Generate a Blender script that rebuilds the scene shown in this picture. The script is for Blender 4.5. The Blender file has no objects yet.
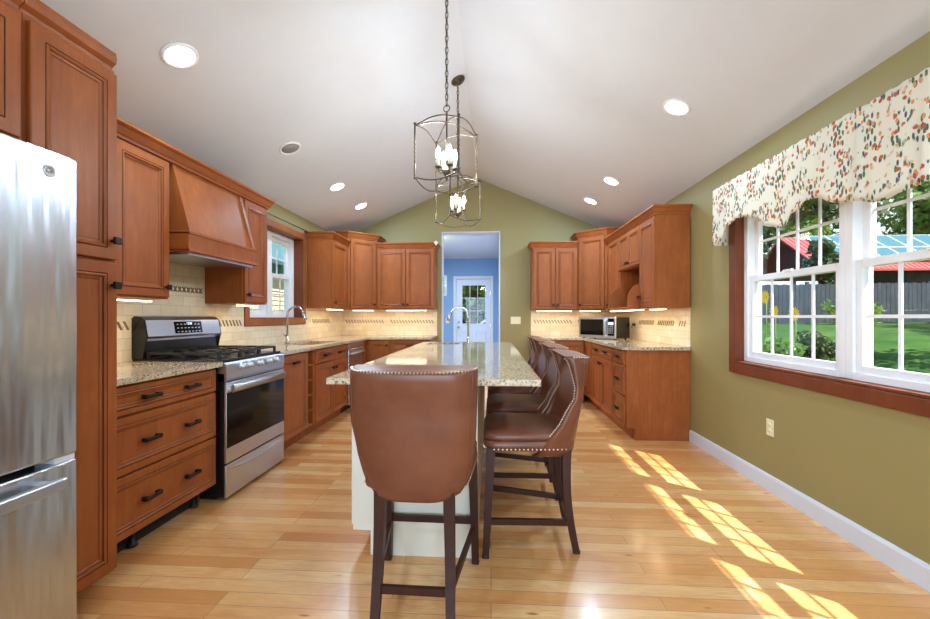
import bpy, bmesh, math, random
from mathutils import Vector, Matrix, noise
PI = math.pi
random.seed(7)
scn = bpy.context.scene
col = scn.collection
# ---------------------------------------------------------------- camera
FPX = 412.0; PSI = math.atan(26 / FPX); CAMH = 1.207
cd = bpy.data.cameras.new('camera'); cam = bpy.data.objects.new('camera', cd); col.objects.link(cam)
cam.location = (0, 0, CAMH); cam.rotation_euler = (PI / 2, 0, PSI)
cd.sensor_width = 36; cd.lens = FPX / 930 * 36; cd.shift_y = 7.5 / 930; cd.clip_start = 0.02; cd.clip_end = 300
scn.camera = cam
# ---------------------------------------------------------------- world, sun, exposure
vs = scn.view_settings
vs.view_transform = 'Standard'; vs.look = 'None'; vs.gamma = 1; vs.use_curve_mapping = False; vs.exposure = 0.16
w = bpy.data.worlds.new('world'); scn.world = w; w.use_nodes = True
wn = w.node_tree.nodes; wl = w.node_tree.links
bg = wn['Background']; bg.inputs[1].default_value = 1.6
tc = wn.new('ShaderNodeTexCoord'); sx = wn.new('ShaderNodeSeparateXYZ'); rp = wn.new('ShaderNodeValToRGB')
wl.new(tc.outputs['Generated'], sx.inputs[0]); wl.new(sx.outputs['Z'], rp.inputs[0]); wl.new(rp.outputs[0], bg.inputs[0])
rp.color_ramp.elements[0].position = 0.0; rp.color_ramp.elements[0].color = (.86, .9, .95, 1)
rp.color_ramp.elements[1].position = .6; rp.color_ramp.elements[1].color = (.5, .66, .95, 1)
sun_d = bpy.data.lights.new('sun', 'SUN'); sun_d.energy = 12; sun_d.angle = math.radians(.6); sun_d.color = (1, .98, .97)
sun = bpy.data.objects.new('sun', sun_d); col.objects.link(sun); sun.location = (10, -8, 15)
sun.rotation_euler = Vector((-.525, .405, -1)).to_track_quat('-Z', 'Y').to_euler()
LAMP_W = 15.5        # each recessed lamp
BULB_E = 150.0       # pendant bulb emission
UNDER_W = 1.4        # under-cabinet lights, per metre
REAR_W = 190.0
PEND_W = 18.0
try:
    cy = scn.cycles; cy.max_bounces = 10; cy.diffuse_bounces = 5; cy.transparent_max_bounces = 16
    cy.sample_clamp_indirect = 6; cy.caustics_reflective = False; cy.caustics_refractive = False; cy.use_denoising = True
except Exception: pass
# added fill lamp in the unseen rear opening, for even brightness
_d = bpy.data.lights.new('rear_fill_light', 'AREA'); _d.shape = 'RECTANGLE'; _d.size = 3.2; _d.size_y = 2.2; _d.energy = REAR_W; _d.color = (.54, .77, 1)
_o = bpy.data.objects.new('rear_fill_light', _d); col.objects.link(_o); _o.location = (-.2, -3.62, 1.18); _o.rotation_euler = (PI / 2 + .12, 0, 0)
# ---------------------------------------------------------------- materials
def srgb(r, g, b):
    f = lambda c: (c / 255 / 12.92) if c <= 10 else ((c / 255 + .055) / 1.055) ** 2.4
    return (f(r), f(g), f(b), 1)
class NT:
    def __init__(s, name):
        m = bpy.data.materials.new(name); m.use_nodes = True; s.m = m; s.n = m.node_tree.nodes; s.l = m.node_tree.links
        s.b = s.n['Principled BSDF']; s.tc = s.n.new('ShaderNodeTexCoord')
    def map(s, scale=(1, 1, 1), rot=(0, 0, 0), src='Object', loc=(0, 0, 0)):
        mp = s.n.new('ShaderNodeMapping'); mp.inputs['Scale'].default_value = scale; mp.inputs['Rotation'].default_value = rot
        mp.inputs['Location'].default_value = loc
        s.l.new(s.tc.outputs[src], mp.inputs[0]); return mp.outputs[0]
    def noise(s, vec, scale=5, detail=4, rough=.6, dist=0):
        t = s.n.new('ShaderNodeTexNoise'); t.inputs['Scale'].default_value = scale; t.inputs['Detail'].default_value = detail
        t.inputs['Roughness'].default_value = rough; t.inputs['Distortion'].default_value = dist
        s.l.new(vec, t.inputs['Vector']); return t.outputs['Fac']
    def vor(s, vec, scale=5, out='Color', feat='F1'):
        t = s.n.new('ShaderNodeTexVoronoi'); t.feature = feat; t.inputs['Scale'].default_value = scale
        s.l.new(vec, t.inputs['Vector']); return t.outputs[out]
    def ramp(s, fac, stops, interp='LINEAR'):
        r = s.n.new('ShaderNodeValToRGB'); cr = r.color_ramp; cr.interpolation = interp
        while len(cr.elements) < len(stops): cr.elements.new(.5)
        for e, (p, c) in zip(cr.elements, stops): e.position = p; e.color = c if len(c) == 4 else (*c, 1)
        s.l.new(fac, r.inputs[0]); return r.outputs[0]
    def mix(s, fac, a, b, mode='MIX'):
        x = s.n.new('ShaderNodeMix'); x.data_type = 'RGBA'; x.blend_type = mode
        for i, v in ((0, fac), (6, a), (7, b)):
            if hasattr(v, 'is_linked'): s.l.new(v, x.inputs[i])
            else: x.inputs[i].default_value = v
        return x.outputs[2]
    def math(s, op, a, b=0.0, c=None):
        x = s.n.new('ShaderNodeMath'); x.operation = op
        for i, v in enumerate((a, b) if c is None else (a, b, c)):
            if hasattr(v, 'is_linked'): s.l.new(v, x.inputs[i])
            else: x.inputs[i].default_value = v
        return x.outputs[0]
    def sep(s, vec):
        x = s.n.new('ShaderNodeSeparateXYZ'); s.l.new(vec, x.inputs[0]); return x.outputs
    def set(s, **k):
        for key, v in k.items():
            i = s.b.inputs[{'color': 'Base Color', 'rough': 'Roughness', 'metal': 'Metallic', 'coat': 'Coat Weight', 'crough': 'Coat Roughness', 'spec': 'Specular IOR Level', 'aniso': 'Anisotropic', 'em': 'Emission Color', 'es': 'Emission Strength', 'sheen': 'Sheen Weight'}[key]]
            if hasattr(v, 'is_linked'): s.l.new(v, i)
            else: i.default_value = v
        return s
    def bump(s, h, strength=.2, dist=.01):
        b = s.n.new('ShaderNodeBump'); b.inputs['Strength'].default_value = strength; b.inputs['Distance'].default_value = dist
        s.l.new(h, b.inputs['Height']); s.l.new(b.outputs[0], s.b.inputs['Normal']); return s
def plain(name, c, rough=.5, metal=0, var=.06, scale=8, **k):
    t = NT(name); v = t.map()
    n = t.noise(v, scale, 3)
    a = tuple(max(0, x * (1 - var)) for x in c[:3]) + (1,); b = tuple(min(1, x * (1 + var)) for x in c[:3]) + (1,)
    t.set(color=t.ramp(n, [(.3, a), (.7, b)]), rough=rough, metal=metal, **k); return t.m
def wood(name, c1, c2, rough=.4, axis='Z', coat=.03):
    t = NT(name); sc = {'Z': (14, 14, 1.1), 'X': (1.1, 14, 14), 'Y': (14, 1.1, 14)}[axis]
    v = t.map(sc); n = t.noise(v, 3, 6, .6, .6); n2 = t.noise(t.map((1.6, 1.6, .9)), 2.2, 3)
    cc = t.ramp(n, [(.25, c1), (.75, c2)]); dk = tuple(x * .74 for x in c1[:3]) + (1,)
    n3 = t.noise(t.map((5, 5, 3)), 3, 4, .6)
    cc = t.mix(t.ramp(n3, [(.42, (0, 0, 0)), (.7, (.38, .38, .38))]), cc, dk)
    t.set(color=t.mix(t.ramp(n2, [(.35, (0, 0, 0)), (.72, (.7, .7, .7))]), cc, dk), rough=rough, coat=coat, crough=.25, spec=.26)
    t.bump(n, .05, .002); return t.m
M = {}
M['cherry'] = wood('cherry_wood', srgb(150, 79, 36), srgb(174, 100, 50))
M['cherry_x'] = wood('cherry_wood_along', srgb(150, 79, 36), srgb(174, 100, 50), axis='Y')
M['glaze'] = plain('dark_glaze', srgb(70, 34, 20), .4)
M['cherry_dark'] = wood('cherry_wood_trim', srgb(116, 58, 32), srgb(132, 70, 42))
M['darkwood'] = wood('dark_stained_wood', srgb(54, 26, 18), srgb(72, 38, 28), rough=.42, coat=0)
M['bronze'] = plain('dark_bronze', srgb(52, 46, 42), .38, .8)
M['iron'] = plain('aged_iron', srgb(84, 74, 62), .42, .75, var=.3, scale=40)
M['black'] = plain('black_enamel', srgb(22, 22, 24), .25)
M['blackiron'] = plain('cast_iron', srgb(30, 30, 32), .5)
M['blackglass'] = plain('black_oven_glass', srgb(8, 8, 10), .06, spec=.25)
M['dark'] = plain('recess_shade', srgb(30, 24, 22), .7)
M['white'] = plain('white_vinyl', srgb(240, 240, 242), .35, var=.01)
M['whitepaint'] = plain('white_trim_paint', srgb(214, 218, 228), .4, var=.01)
M['cream'] = plain('cream_panel_paint', srgb(226, 220, 204), .45, var=.02)
M['plate'] = plain('almond_plastic', srgb(236, 226, 190), .4, var=.01)
M['chrome'] = plain('brushed_nickel', srgb(205, 203, 198), .2, 1, var=.02)
M['brass'] = plain('nailhead_brass', srgb(206, 192, 168), .28, 1)
M['wall'] = plain('olive_wall_paint', srgb(151, 138, 88), .55, var=.025, scale=1.2)
M['blue'] = plain('blue_wall_paint', srgb(128, 166, 208), .6, var=.02)
M['ceiling'] = plain('white_ceiling_paint', srgb(220, 224, 230), .7, var=.01)
M['doorpaint'] = plain('pale_blue_white_door', srgb(216, 228, 244), .45, var=.01)
M['concrete'] = plain('concrete', srgb(150, 148, 142), .8)
def steel():
    t = NT('stainless_steel'); v = t.map((60, 60, 1.2)); n = t.noise(v, 6, 3)
    w_ = t.noise(t.map((7, 7, .9)), 1.6, 2)
    t.set(color=t.ramp(n, [(.2, srgb(192, 198, 206)), (.8, srgb(212, 217, 224))]), rough=.27, metal=1)
    t.bump(w_, .35, .03); return t.m
M['steel'] = steel()
M['steel2'] = plain('brushed_steel_trim', srgb(204, 209, 217), .3, 1, var=.03)
def leather():
    t = NT('brown_leather'); v = t.map(); n = t.noise(v, 5, 4); n2 = t.vor(v, 260, 'Distance')
    c = t.ramp(n, [(.3, srgb(98, 52, 34)), (.7, srgb(126, 74, 52))])
    t.set(color=c, rough=.34, coat=.12, crough=.25, spec=.4); t.bump(n2, .08, .0015); return t.m
M['leather'] = leather()
def floor_mat():
    t = NT('maple_plank_floor'); v = t.map()
    br = t.n.new('ShaderNodeTexBrick'); t.l.new(v, br.inputs['Vector'])
    br.offset = .37; br.offset_frequency = 3; br.squash = 1
    for k, x in (('Scale', 1), ('Mortar Size', .0016), ('Mortar Smooth', .2), ('Bias', 0), ('Brick Width', 1.15), ('Row Height', .083)): br.inputs[k].default_value = x
    br.inputs['Color1'].default_value = (0, 0, 0, 1); br.inputs['Color2'].default_value = (1, 1, 1, 1); br.inputs['Mortar'].default_value = (.5, .5, .5, 1)
    plank = t.ramp(br.outputs['Color'], [(0, srgb(244, 198, 138)), (.4, srgb(238, 184, 120)), (.75, srgb(228, 166, 100)), (1, srgb(210, 142, 80))])
    g = t.noise(t.map((2.2, 30, 1)), 3, 5, .65, 1.2)
    big = t.noise(t.map((.9, 2.4, 1)), 2.3, 4, .6, .8)
    c = t.mix(t.ramp(g, [(.35, (0, 0, 0)), (.8, (.6, .6, .6))]), plank, srgb(188, 124, 78))
    c = t.mix(t.ramp(big, [(.45, (0, 0, 0)), (.72, (.55, .55, .55))]), c, srgb(198, 122, 66))
    kn = t.vor(t.map((1.6, 6, 1), loc=(.3, .2, 0)), 1.5, 'Distance')
    c = t.mix(t.ramp(kn, [(.03, (.75, .75, .75)), (.075, (0, 0, 0))]), c, srgb(110, 66, 40))
    c = t.mix(t.math('MULTIPLY', br.outputs['Fac'], .6), c, srgb(120, 78, 50))
    t.set(color=c, rough=t.ramp(g, [(.2, (.2, .2, .2)), (.8, (.3, .3, .3))]), coat=.2, crough=.12)
    t.bump(br.outputs['Fac'], -.25, .002); return t.m
M['floor'] = floor_mat()
def granite():
    t = NT('speckled_granite'); v = t.map()
    n = t.noise(v, 46, 5, .75); n1 = t.noise(v, 6, 4); vc = t.vor(v, 110, 'Color')
    s_ = t.sep(vc)
    c = t.ramp(n, [(.32, srgb(112, 92, 74)), (.45, srgb(186, 164, 132)), (.56, srgb(212, 194, 160)), (.72, srgb(190, 176, 150))])
    c = t.mix(t.ramp(s_[0], [(.8, (0, 0, 0)), (.86, (.75, .75, .75))], 'LINEAR'), c, srgb(90, 74, 62))
    c = t.mix(t.ramp(s_[1], [(.78, (0, 0, 0)), (.86, (.7, .7, .7))], 'LINEAR'), c, srgb(214, 204, 186))
    c = t.mix(t.ramp(n1, [(.5, (0, 0, 0)), (.75, (.3, .3, .3))]), c, srgb(170, 140, 104))
    t.set(color=c, rough=.07, spec=.6); return t.m
M['granite'] = granite()
def tile(name, axes, bw=.15, rh=.076):
    t = NT(name); xyz = t.sep(t.tc.outputs['Object']); cb = t.n.new('ShaderNodeCombineXYZ')
    t.l.new(xyz[axes[0]], cb.inputs[0]); t.l.new(xyz[2], cb.inputs[1])
    br = t.n.new('ShaderNodeTexBrick'); t.l.new(cb.outputs[0], br.inputs['Vector'])
    br.offset = .5
    for k, x in (('Scale', 1), ('Mortar Size', .0022), ('Mortar Smooth', .3), ('Bias', 0), ('Brick Width', bw), ('Row Height', rh)): br.inputs[k].default_value = x
    br.inputs['Color1'].default_value = srgb(236, 222, 194); br.inputs['Color2'].default_value = srgb(222, 204, 172); br.inputs['Mortar'].default_value = srgb(196, 178, 148)
    n = t.noise(t.map((1, 1, 1)), 14, 4)
    c = t.mix(t.ramp(n, [(.4, (0, 0, 0)), (.8, (.4, .4, .4))]), br.outputs['Color'], srgb(208, 186, 150))
    t.set(color=c, rough=.45); t.bump(br.outputs['Fac'], -.4, .003); return t.m
M['tile_y'] = tile('travertine_subway_tile_side', (1,)); M['tile_x'] = tile('travertine_subway_tile_back', (0,))
M['accent'] = plain('accent_tile_dark', srgb(128, 104, 78), .4, var=.25, scale=30); M['accent2'] = plain('accent_tile_light', srgb(228, 214, 184), .4)
def glass():
    m = bpy.data.materials.new('clear_window_glass'); m.use_nodes = True; n = m.node_tree.nodes; l = m.node_tree.links
    n.remove(n['Principled BSDF']); tr = n.new('ShaderNodeBsdfTransparent'); gl = n.new('ShaderNodeBsdfGlossy'); gl.inputs['Roughness'].default_value = .01
    tr.inputs[0].default_value = (.95, .97, .97, 1)
    fw_ = n.new('ShaderNodeLayerWeight'); fw_.inputs[0].default_value = .5; fp = n.new('ShaderNodeMath'); fp.operation = 'POWER'; fp.inputs[1].default_value = 4.5; l.new(fw_.outputs['Facing'], fp.inputs[0]); fr = n.new('ShaderNodeMath'); fr.operation = 'MULTIPLY_ADD'; fr.inputs[1].default_value = .5; fr.inputs[2].default_value = .02; l.new(fp.outputs[0], fr.inputs[0]); mx = n.new('ShaderNodeMixShader')
    l.new(fr.outputs[0], mx.inputs[0]); l.new(tr.outputs[0], mx.inputs[1]); l.new(gl.outputs[0], mx.inputs[2]); l.new(mx.outputs[0], n['Material Output'].inputs[0]); return m
M['glass'] = glass()
def emit(name, c, s):
    t = NT(name); t.set(color=(c[0], c[1], c[2], 1), em=(c[0], c[1], c[2], 1), es=s); return t.m
M['bulb'] = emit('glowing_bulb', (1, .82, .58), BULB_E)
M['led'] = emit('lamp_lens', (1, .95, .88), 14)
M['strip'] = emit('warm_light_strip', (1, .78, .45), 9)
M['lcd'] = emit('display_digits', (.65, .85, 1), 1.2)
def fabric():
    t = NT('floral_cream_fabric'); xyz = t.sep(t.tc.outputs['Object']); cb = t.n.new('ShaderNodeCombineXYZ')
    t.l.new(t.math('SUBTRACT', xyz[1], xyz[0]), cb.inputs[0]); t.l.new(xyz[2], cb.inputs[1]); v0 = cb.outputs[0]
    base = srgb(248, 242, 226); c = None
    def layer(c, scale, off, thr, colr, keep, stretch=(1, 1, 1), rot=0):
        mp = t.n.new('ShaderNodeMapping'); mp.inputs['Scale'].default_value = stretch; mp.inputs['Location'].default_value = off; mp.inputs['Rotation'].default_value = (0, 0, rot)
        t.l.new(v0, mp.inputs[0])
        vo = t.n.new('ShaderNodeTexVoronoi'); vo.voronoi_dimensions = '2D'; vo.inputs['Scale'].default_value = scale; t.l.new(mp.outputs[0], vo.inputs['Vector'])
        d = t.ramp(vo.outputs['Distance'], [(thr * .8, (1, 1, 1)), (thr, (0, 0, 0))]); k = t.ramp(t.sep(vo.outputs['Color'])[0], [(keep - .01, (0, 0, 0)), (keep, (1, 1, 1))], 'CONSTANT')
        return t.mix(t.math('MULTIPLY', d, k), c, colr)
    mk = t.ramp(t.noise(v0, 11, 2, .5), [(.44, (0, 0, 0)), (.50, (1, 1, 1))])
    c = layer(base, 52, (.1, .3, 0), .38, srgb(104, 124, 84), .48, (1, .42, 1), .6)
    c = layer(c, 52, (.7, .1, 0), .34, srgb(96, 106, 112), .70, (1, .42, 1), -.8)
    c = layer(c, 40, (.4, .8, 0), .34, srgb(236, 170, 108), .66, (1, .7, 1), .3)
    c = layer(c, 27, (.2, .5, 0), .30, srgb(214, 106, 76), .62)
    c = t.mix(mk, base, c)
    t.set(color=c, rough=.85)
    tl = t.n.new('ShaderNodeBsdfTranslucent'); t.l.new(c, tl.inputs[0]); mx = t.n.new('ShaderNodeMixShader'); mx.inputs[0].default_value = .38
    t.l.new(t.b.outputs[0], mx.inputs[1]); t.l.new(tl.outputs[0], mx.inputs[2]); t.l.new(mx.outputs[0], t.n['Material Output'].inputs[0]); return t.m
M['fabric'] = fabric()
def leafmat(name, a, b):
    t = NT(name); n = t.noise(t.map(), 1.3, 4); n2 = t.vor(t.map(), 5, 'Color')
    t.set(color=t.mix(t.math('MULTIPLY', t.sep(n2)[0], .5), t.ramp(n, [(.3, a), (.7, b)]), b), rough=.55)
    tl = t.n.new('ShaderNodeBsdfTranslucent'); tl.inputs[0].default_value = b; mx = t.n.new('ShaderNodeMixShader'); mx.inputs[0].default_value = .3
    t.l.new(t.b.outputs[0], mx.inputs[1]); t.l.new(tl.outputs[0], mx.inputs[2]); t.l.new(mx.outputs[0], t.n['Material Output'].inputs[0]); return t.m
M['leaf'] = leafmat('green_leaves', srgb(60, 96, 36), srgb(126, 160, 70))
M['leafdark'] = leafmat('dark_evergreen_leaves', srgb(38, 58, 34), srgb(78, 100, 56))
M['leafbright'] = leafmat('bright_green_leaves', srgb(96, 140, 48), srgb(170, 200, 96))
M['leaftan'] = leafmat('tan_foliage', srgb(150, 140, 80), srgb(206, 196, 130))
M['bark'] = plain('tree_bark', srgb(84, 66, 50), .9, var=.3)
M['yellow'] = plain('yellow_petals', srgb(250, 200, 20), .6)
def grass():
    t = NT('lawn_grass'); n = t.noise(t.map(), 1.1, 6, .7); n2 = t.noise(t.map((6, 6, 6)), 9, 4)
    c = t.ramp(n, [(.3, srgb(38, 70, 28)), (.7, srgb(74, 104, 44))]); c = t.mix(t.math('MULTIPLY', n2, .5), c, srgb(34, 62, 26))
    t.set(color=c, rough=.9, spec=.1); return t.m
M['grass'] = grass()
M['fencewood'] = wood('weathered_fence_wood', srgb(62, 70, 76), srgb(88, 94, 98), rough=.8, coat=0)
M['redmetal'] = plain('red_metal_roof', srgb(196, 78, 70), .4, var=.06)
M['solar'] = plain('blue_solar_cells', srgb(46, 96, 104), .3, var=.08)
M['solarframe'] = plain('solar_frame', srgb(210, 220, 224), .4)
M['siding'] = plain('beige_siding', srgb(214, 196, 152), .7)
M['teal'] = plain('teal_shingles', srgb(52, 96, 98), .8, var=.3, scale=20)
M['teal2'] = plain('green_trim_paint', srgb(70, 130, 104), .6)
M['carpaint'] = plain('silver_car_paint', srgb(190, 196, 204), .2, .4)
# ---------------------------------------------------------------- mesh helpers
MAT = {}    # name -> world matrix of thing roots
def newmesh(name, bm, mats, parent=None):
    me = bpy.data.meshes.new(name); bm.normal_update(); bm.to_mesh(me); bm.free()
    for m in mats: me.materials.append(M[m] if isinstance(m, str) else m)
    o = bpy.data.objects.new(name, me); col.objects.link(o)
    if parent is not None: o.parent = parent
    return o
class MB:
    def __init__(s, T=None): s.bm = bmesh.new(); s.T = T or Matrix.Identity(4)
    def v(s, p): return s.bm.verts.new(s.T @ Vector(p))
    def f(s, vs, m=0, smooth=False):
        try: f = s.bm.faces.new(vs)
        except ValueError: return None
        f.material_index = m; f.smooth = smooth; return f
    def box(s, x0, x1, y0, y1, z0, z1, m=0, bev=0):
        x0, x1 = sorted((x0, x1)); y0, y1 = sorted((y0, y1)); z0, z1 = sorted((z0, z1))
        p = [s.v(q) for q in ((x0, y0, z0), (x1, y0, z0), (x1, y1, z0), (x0, y1, z0), (x0, y0, z1), (x1, y0, z1), (x1, y1, z1), (x0, y1, z1))]
        fs = [s.f([p[i] for i in q], m) for q in ((3, 2, 1, 0), (4, 5, 6, 7), (0, 1, 5, 4), (1, 2, 6, 5), (2, 3, 7, 6), (3, 0, 4, 7))]
        if bev:
            es = list({e for f in fs for e in f.edges})
            r = bmesh.ops.bevel(s.bm, geom=es, offset=bev, segments=2, profile=.5, affect='EDGES')
            for f in r['faces']: f.material_index = m; f.smooth = True
        return s
    def prism(s, pts, z0, z1, m=0, bev=0):
        a = [s.v((x, y, z0)) for x, y in pts]; b = [s.v((x, y, z1)) for x, y in pts]; n = len(pts)
        fs = [s.f(a[::-1], m), s.f(b, m)] + [s.f([a[i], a[(i + 1) % n], b[(i + 1) % n], b[i]], m) for i in range(n)]
        if bev:
            es = list({e for f in fs if f for e in f.edges})
            r = bmesh.ops.bevel(s.bm, geom=es, offset=bev, segments=2, profile=.5, affect='EDGES')
            for f in r['faces']: f.material_index = m
        return s
    def extr(s, poly, axis, a0, a1, m=0, smooth=False):
        """poly in the two other axes, extruded along axis"""
        def P(u, w_, a): return {'x': (a, u, w_), 'y': (u, a, w_), 'z': (u, w_, a)}[axis]
        A = [s.v(P(u, w_, a0)) for u, w_ in poly]; B = [s.v(P(u, w_, a1)) for u, w_ in poly]; n = len(poly)
        s.f(A[::-1], m); s.f(B, m)
        for i in range(n): s.f([A[i], A[(i + 1) % n], B[(i + 1) % n], B[i]], m, smooth)
        return s
    def loft(s, rings, m=0, smooth=True, cap=True, closed=True):
        R = [[s.v(p) for p in r] for r in rings]
        for a, b in zip(R, R[1:]):
            n = len(a)
            for i in range(n if closed else n - 1): s.f([a[i], a[(i + 1) % n], b[(i + 1) % n], b[i]], m, smooth)
        if cap and closed: s.f(R[0][::-1], m, False); s.f(R[-1], m, False)
        return s
    def tube(s, pts, r, n=8, m=0, cap=True, closed=False):
        pts = [Vector(p) for p in pts]; rs = r if isinstance(r, (list, tuple)) else [r] * len(pts)
        rings = []; up = None
        for i, p in enumerate(pts):
            if closed: t = (pts[(i + 1) % len(pts)] - pts[i - 1])
            else: t = (pts[min(i + 1, len(pts) - 1)] - pts[max(i - 1, 0)])
            t.normalize()
            if up is None:
                up = Vector((0, 0, 1)) if abs(t.z) < .9 else Vector((1, 0, 0))
            a = t.cross(up); a.normalize(); b = a.cross(t); b.normalize(); up = b
            rings.append([p + (a * math.cos(2 * PI * k / n) + b * math.sin(2 * PI * k / n)) * rs[i] for k in range(n)])
        if closed: rings.append(rings[0])
        s.loft(rings, m, True, cap and not closed); return s
    def lathe(s, prof, c=(0, 0, 0), n=20, m=0, axis='z', cap=True):
        rings = []
        for r, h in prof:
            ring = []
            for k in range(n):
                a = 2 * PI * k / n; u, w_ = r * math.cos(a), r * math.sin(a)
                ring.append({'z': (c[0] + u, c[1] + w_, c[2] + h), 'y': (c[0] + u, c[1] + h, c[2] - w_), 'x': (c[0] + h, c[1] + u, c[2] + w_)}[axis])
            rings.append(ring)
        return s.loft(rings, m, True, cap)
    def bar(s, a, b, w_, h, m=0, up=(0, 0, 1)):
        a = Vector(a); b = Vector(b); t = (b - a).normalized(); u = Vector(up)
        if abs(t.dot(u)) > .95: u = Vector((0, 1, 0))
        x = t.cross(u).normalized() * w_ / 2; y = x.cross(t).normalized() * h / 2
        return s.loft([[p + x + y, p - x + y, p - x - y, p + x - y] for p in (a, b)], m, False)
    def panel(s, x0, x1, z0, z1, y=0.0, th=.02, st=.055, m=0, g=1, raised=True):
        """cabinet front facing -y: frame, glazed moulding, centre panel"""
        prof = [(0, 0), (0, -th + .003), (.003, -th), (st - .004, -th), (st - .002, -th + .004), (st, -th), (st + .006, -th - .002), (st + .012, -th + .002), (st + .014, -th + .006), (st + .022, -th + .008), (st + .026, -th + .012), (st + .0275, -th + .012)]
        mi = [m, m, m, g, g, m, m, g, m, m, g]
        if not raised: prof = prof[:7]; mi = mi[:6]
        k = min(x1 - x0, z1 - z0) / 2 - .006
        rings = []
        for ins, d in prof:
            i_ = min(ins, k * ins / (st + .03) if k < st + .03 else ins)
            rings.append([s.v(q) for q in ((x0 + i_, y + d, z0 + i_), (x1 - i_, y + d, z0 + i_), (x1 - i_, y + d, z1 - i_), (x0 + i_, y + d, z1 - i_))])
        for a, b, q in zip(rings, rings[1:], mi):
            for i in range(4): s.f([a[i], a[(i + 1) % 4], b[(i + 1) % 4], b[i]], q)
        s.f(rings[-1], m); s.f(rings[0][::-1], m); return s
    def sweep(s, path, prof, m=0):
        """path: plan polyline; prof: (outward, z) closed; outward = right-hand side of travel"""
        n = len(path); nor = []
        for a, b in zip(path, path[1:]):
            d = Vector((b[0] - a[0], b[1] - a[1])).normalized(); nor.append(Vector((d.y, -d.x)))
        rings = []
        for i, p in enumerate(path):
            if i == 0: o = nor[0]
            elif i == n - 1: o = nor[-1]
            else:
                o = nor[i - 1] + nor[i]; o.normalize(); o = o / max(.3, o.dot(nor[i]))
            rings.append([(p[0] + o.x * d, p[1] + o.y * d, z) for d, z in prof])
        return s.loft(rings, m, False)
    def build(s, name, mats, parent=None, world=None):
        """world: the thing root whose matrix must be undone, when the verts are world coordinates"""
        if not isinstance(mats, (list, tuple)): mats = [mats]
        if world is not None: s.bm.transform(MAT[world.name].inverted())
        bmesh.ops.recalc_face_normals(s.bm, faces=s.bm.faces)
        return newmesh(name, s.bm, mats, parent)
def tag(o, label=None, cat=None, group=None, kind=None):
    if label: o['label'] = label
    if cat: o['category'] = cat
    if group: o['group'] = group
    if kind: o['kind'] = kind
    return o
def thing(name, label, cat, loc=(0, 0, 0), rz=0, group=None):
    o = bpy.data.objects.new(name, None); col.objects.link(o); o.empty_display_size = .1
    o.location = loc; o.rotation_euler = (0, 0, rz); MAT[o.name] = Matrix.Translation(loc) @ Matrix.Rotation(rz, 4, 'Z')
    return tag(o, label, cat, group)
def struct(o, label=None): return tag(o, label, None, None, 'structure')
def dup(o, parent=None):
    c = o.copy(); col.objects.link(c); c.parent = parent
    for ch in list(o.children): dup(ch, c)
    return c
def light(name, kind, parent, loc, power, color=(1, .93, .84), size=.1, size_y=None, rot=(0, 0, 0), spread=None):
    d = bpy.data.lights.new(name, kind); d.energy = power; d.color = color
    if kind == 'AREA':
        d.size = size; d.shape = 'RECTANGLE' if size_y else 'DISK'
        if size_y: d.size_y = size_y
        if spread: d.spread = spread
    else: d.shadow_soft_size = size
    o = bpy.data.objects.new(name, d); col.objects.link(o); o.parent = parent; o.location = loc; o.rotation_euler = rot; return o
# ---------------------------------------------------------------- the room
XL, XR, YB, YF = -2.39, 1.935, 6.48, -3.6
XM, ZR, ZW = -.2275, 3.392, 2.47
SL = (ZR - ZW) / (XR - XM)
WT = .18
def slab_wall(name, mat, a, b, side, holes, z1, z0=0.0):
    """wall along y at x=side(x0,x1) with rectangular holes (y0,y1,z0,z1)"""
    mb = MB(); x0, x1 = side; ys = sorted({a, b, *[h[0] for h in holes], *[h[1] for h in holes]})
    for u, w_ in zip(ys, ys[1:]):
        hs = [h for h in holes if h[0] <= u and h[1] >= w_]
        if hs: mb.box(x0, x1, u, w_, z0, hs[0][2]); mb.box(x0, x1, u, w_, hs[0][3], z1)
        else: mb.box(x0, x1, u, w_, z0, z1)
    return struct(mb.build(name, mat))
struct(MB().box(XL - .2, XR + .2, YF - .2, YB, -.1, 0).box(-1.5, .3, YB, 9.6, -.1, 0).build('floor', 'floor'))
WLW = (3.91, 5.08, 1.19, 2.19)      # left window hole
WRW = (.57, 3.375, .85, 2.14)       # right window hole
slab_wall('wall_left', 'wall', YF, YB + .15, (XL - WT, XL), [WLW], ZW + .0)
slab_wall('wall_right', 'wall', YF, YB + .15, (XR, XR + WT), [WRW], ZW + .0)
DX0, DX1, DZ = -.776, .141, 2.55
mb = MB()
def cz(x): return ZR - SL * abs(x - XM)
mb.extr([(XL, 0), (DX0, 0), (DX0, cz(DX0)), (XL, cz(XL))], 'y', YB, YB + .15)
mb.extr([(DX1, 0), (XR, 0), (XR, cz(XR)), (DX1, cz(DX1))], 'y', YB, YB + .15)
mb.extr([(DX0, DZ), (DX1, DZ), (DX1, cz(DX1)), (XM, ZR), (DX0, cz(DX0))], 'y', YB, YB + .15)
struct(mb.build('wall_back', 'wall'))
mb = MB()
mb.extr([(XL - WT, cz(XL - WT)), (XM, ZR), (2.315, cz(2.315)), (2.315, cz(2.315) + .15), (XM, ZR + .15), (XL - WT, cz(XL - WT) + .15)], 'y', YF - .15, YB + .15)
struct(mb.build('ceiling', 'ceiling'))
# unseen rear wall; its wide opening is made up to admit light
mb = MB()
mb.extr([(XL, 0), (-1.9, 0), (-1.9, 2.3), (1.5, 2.3), (1.5, 0), (XR, 0), (XR, ZW), (XM, ZR), (XL, ZW)], 'y', YF - .15, YF)
struct(mb.build('wall_rear', 'wall'))
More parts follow.
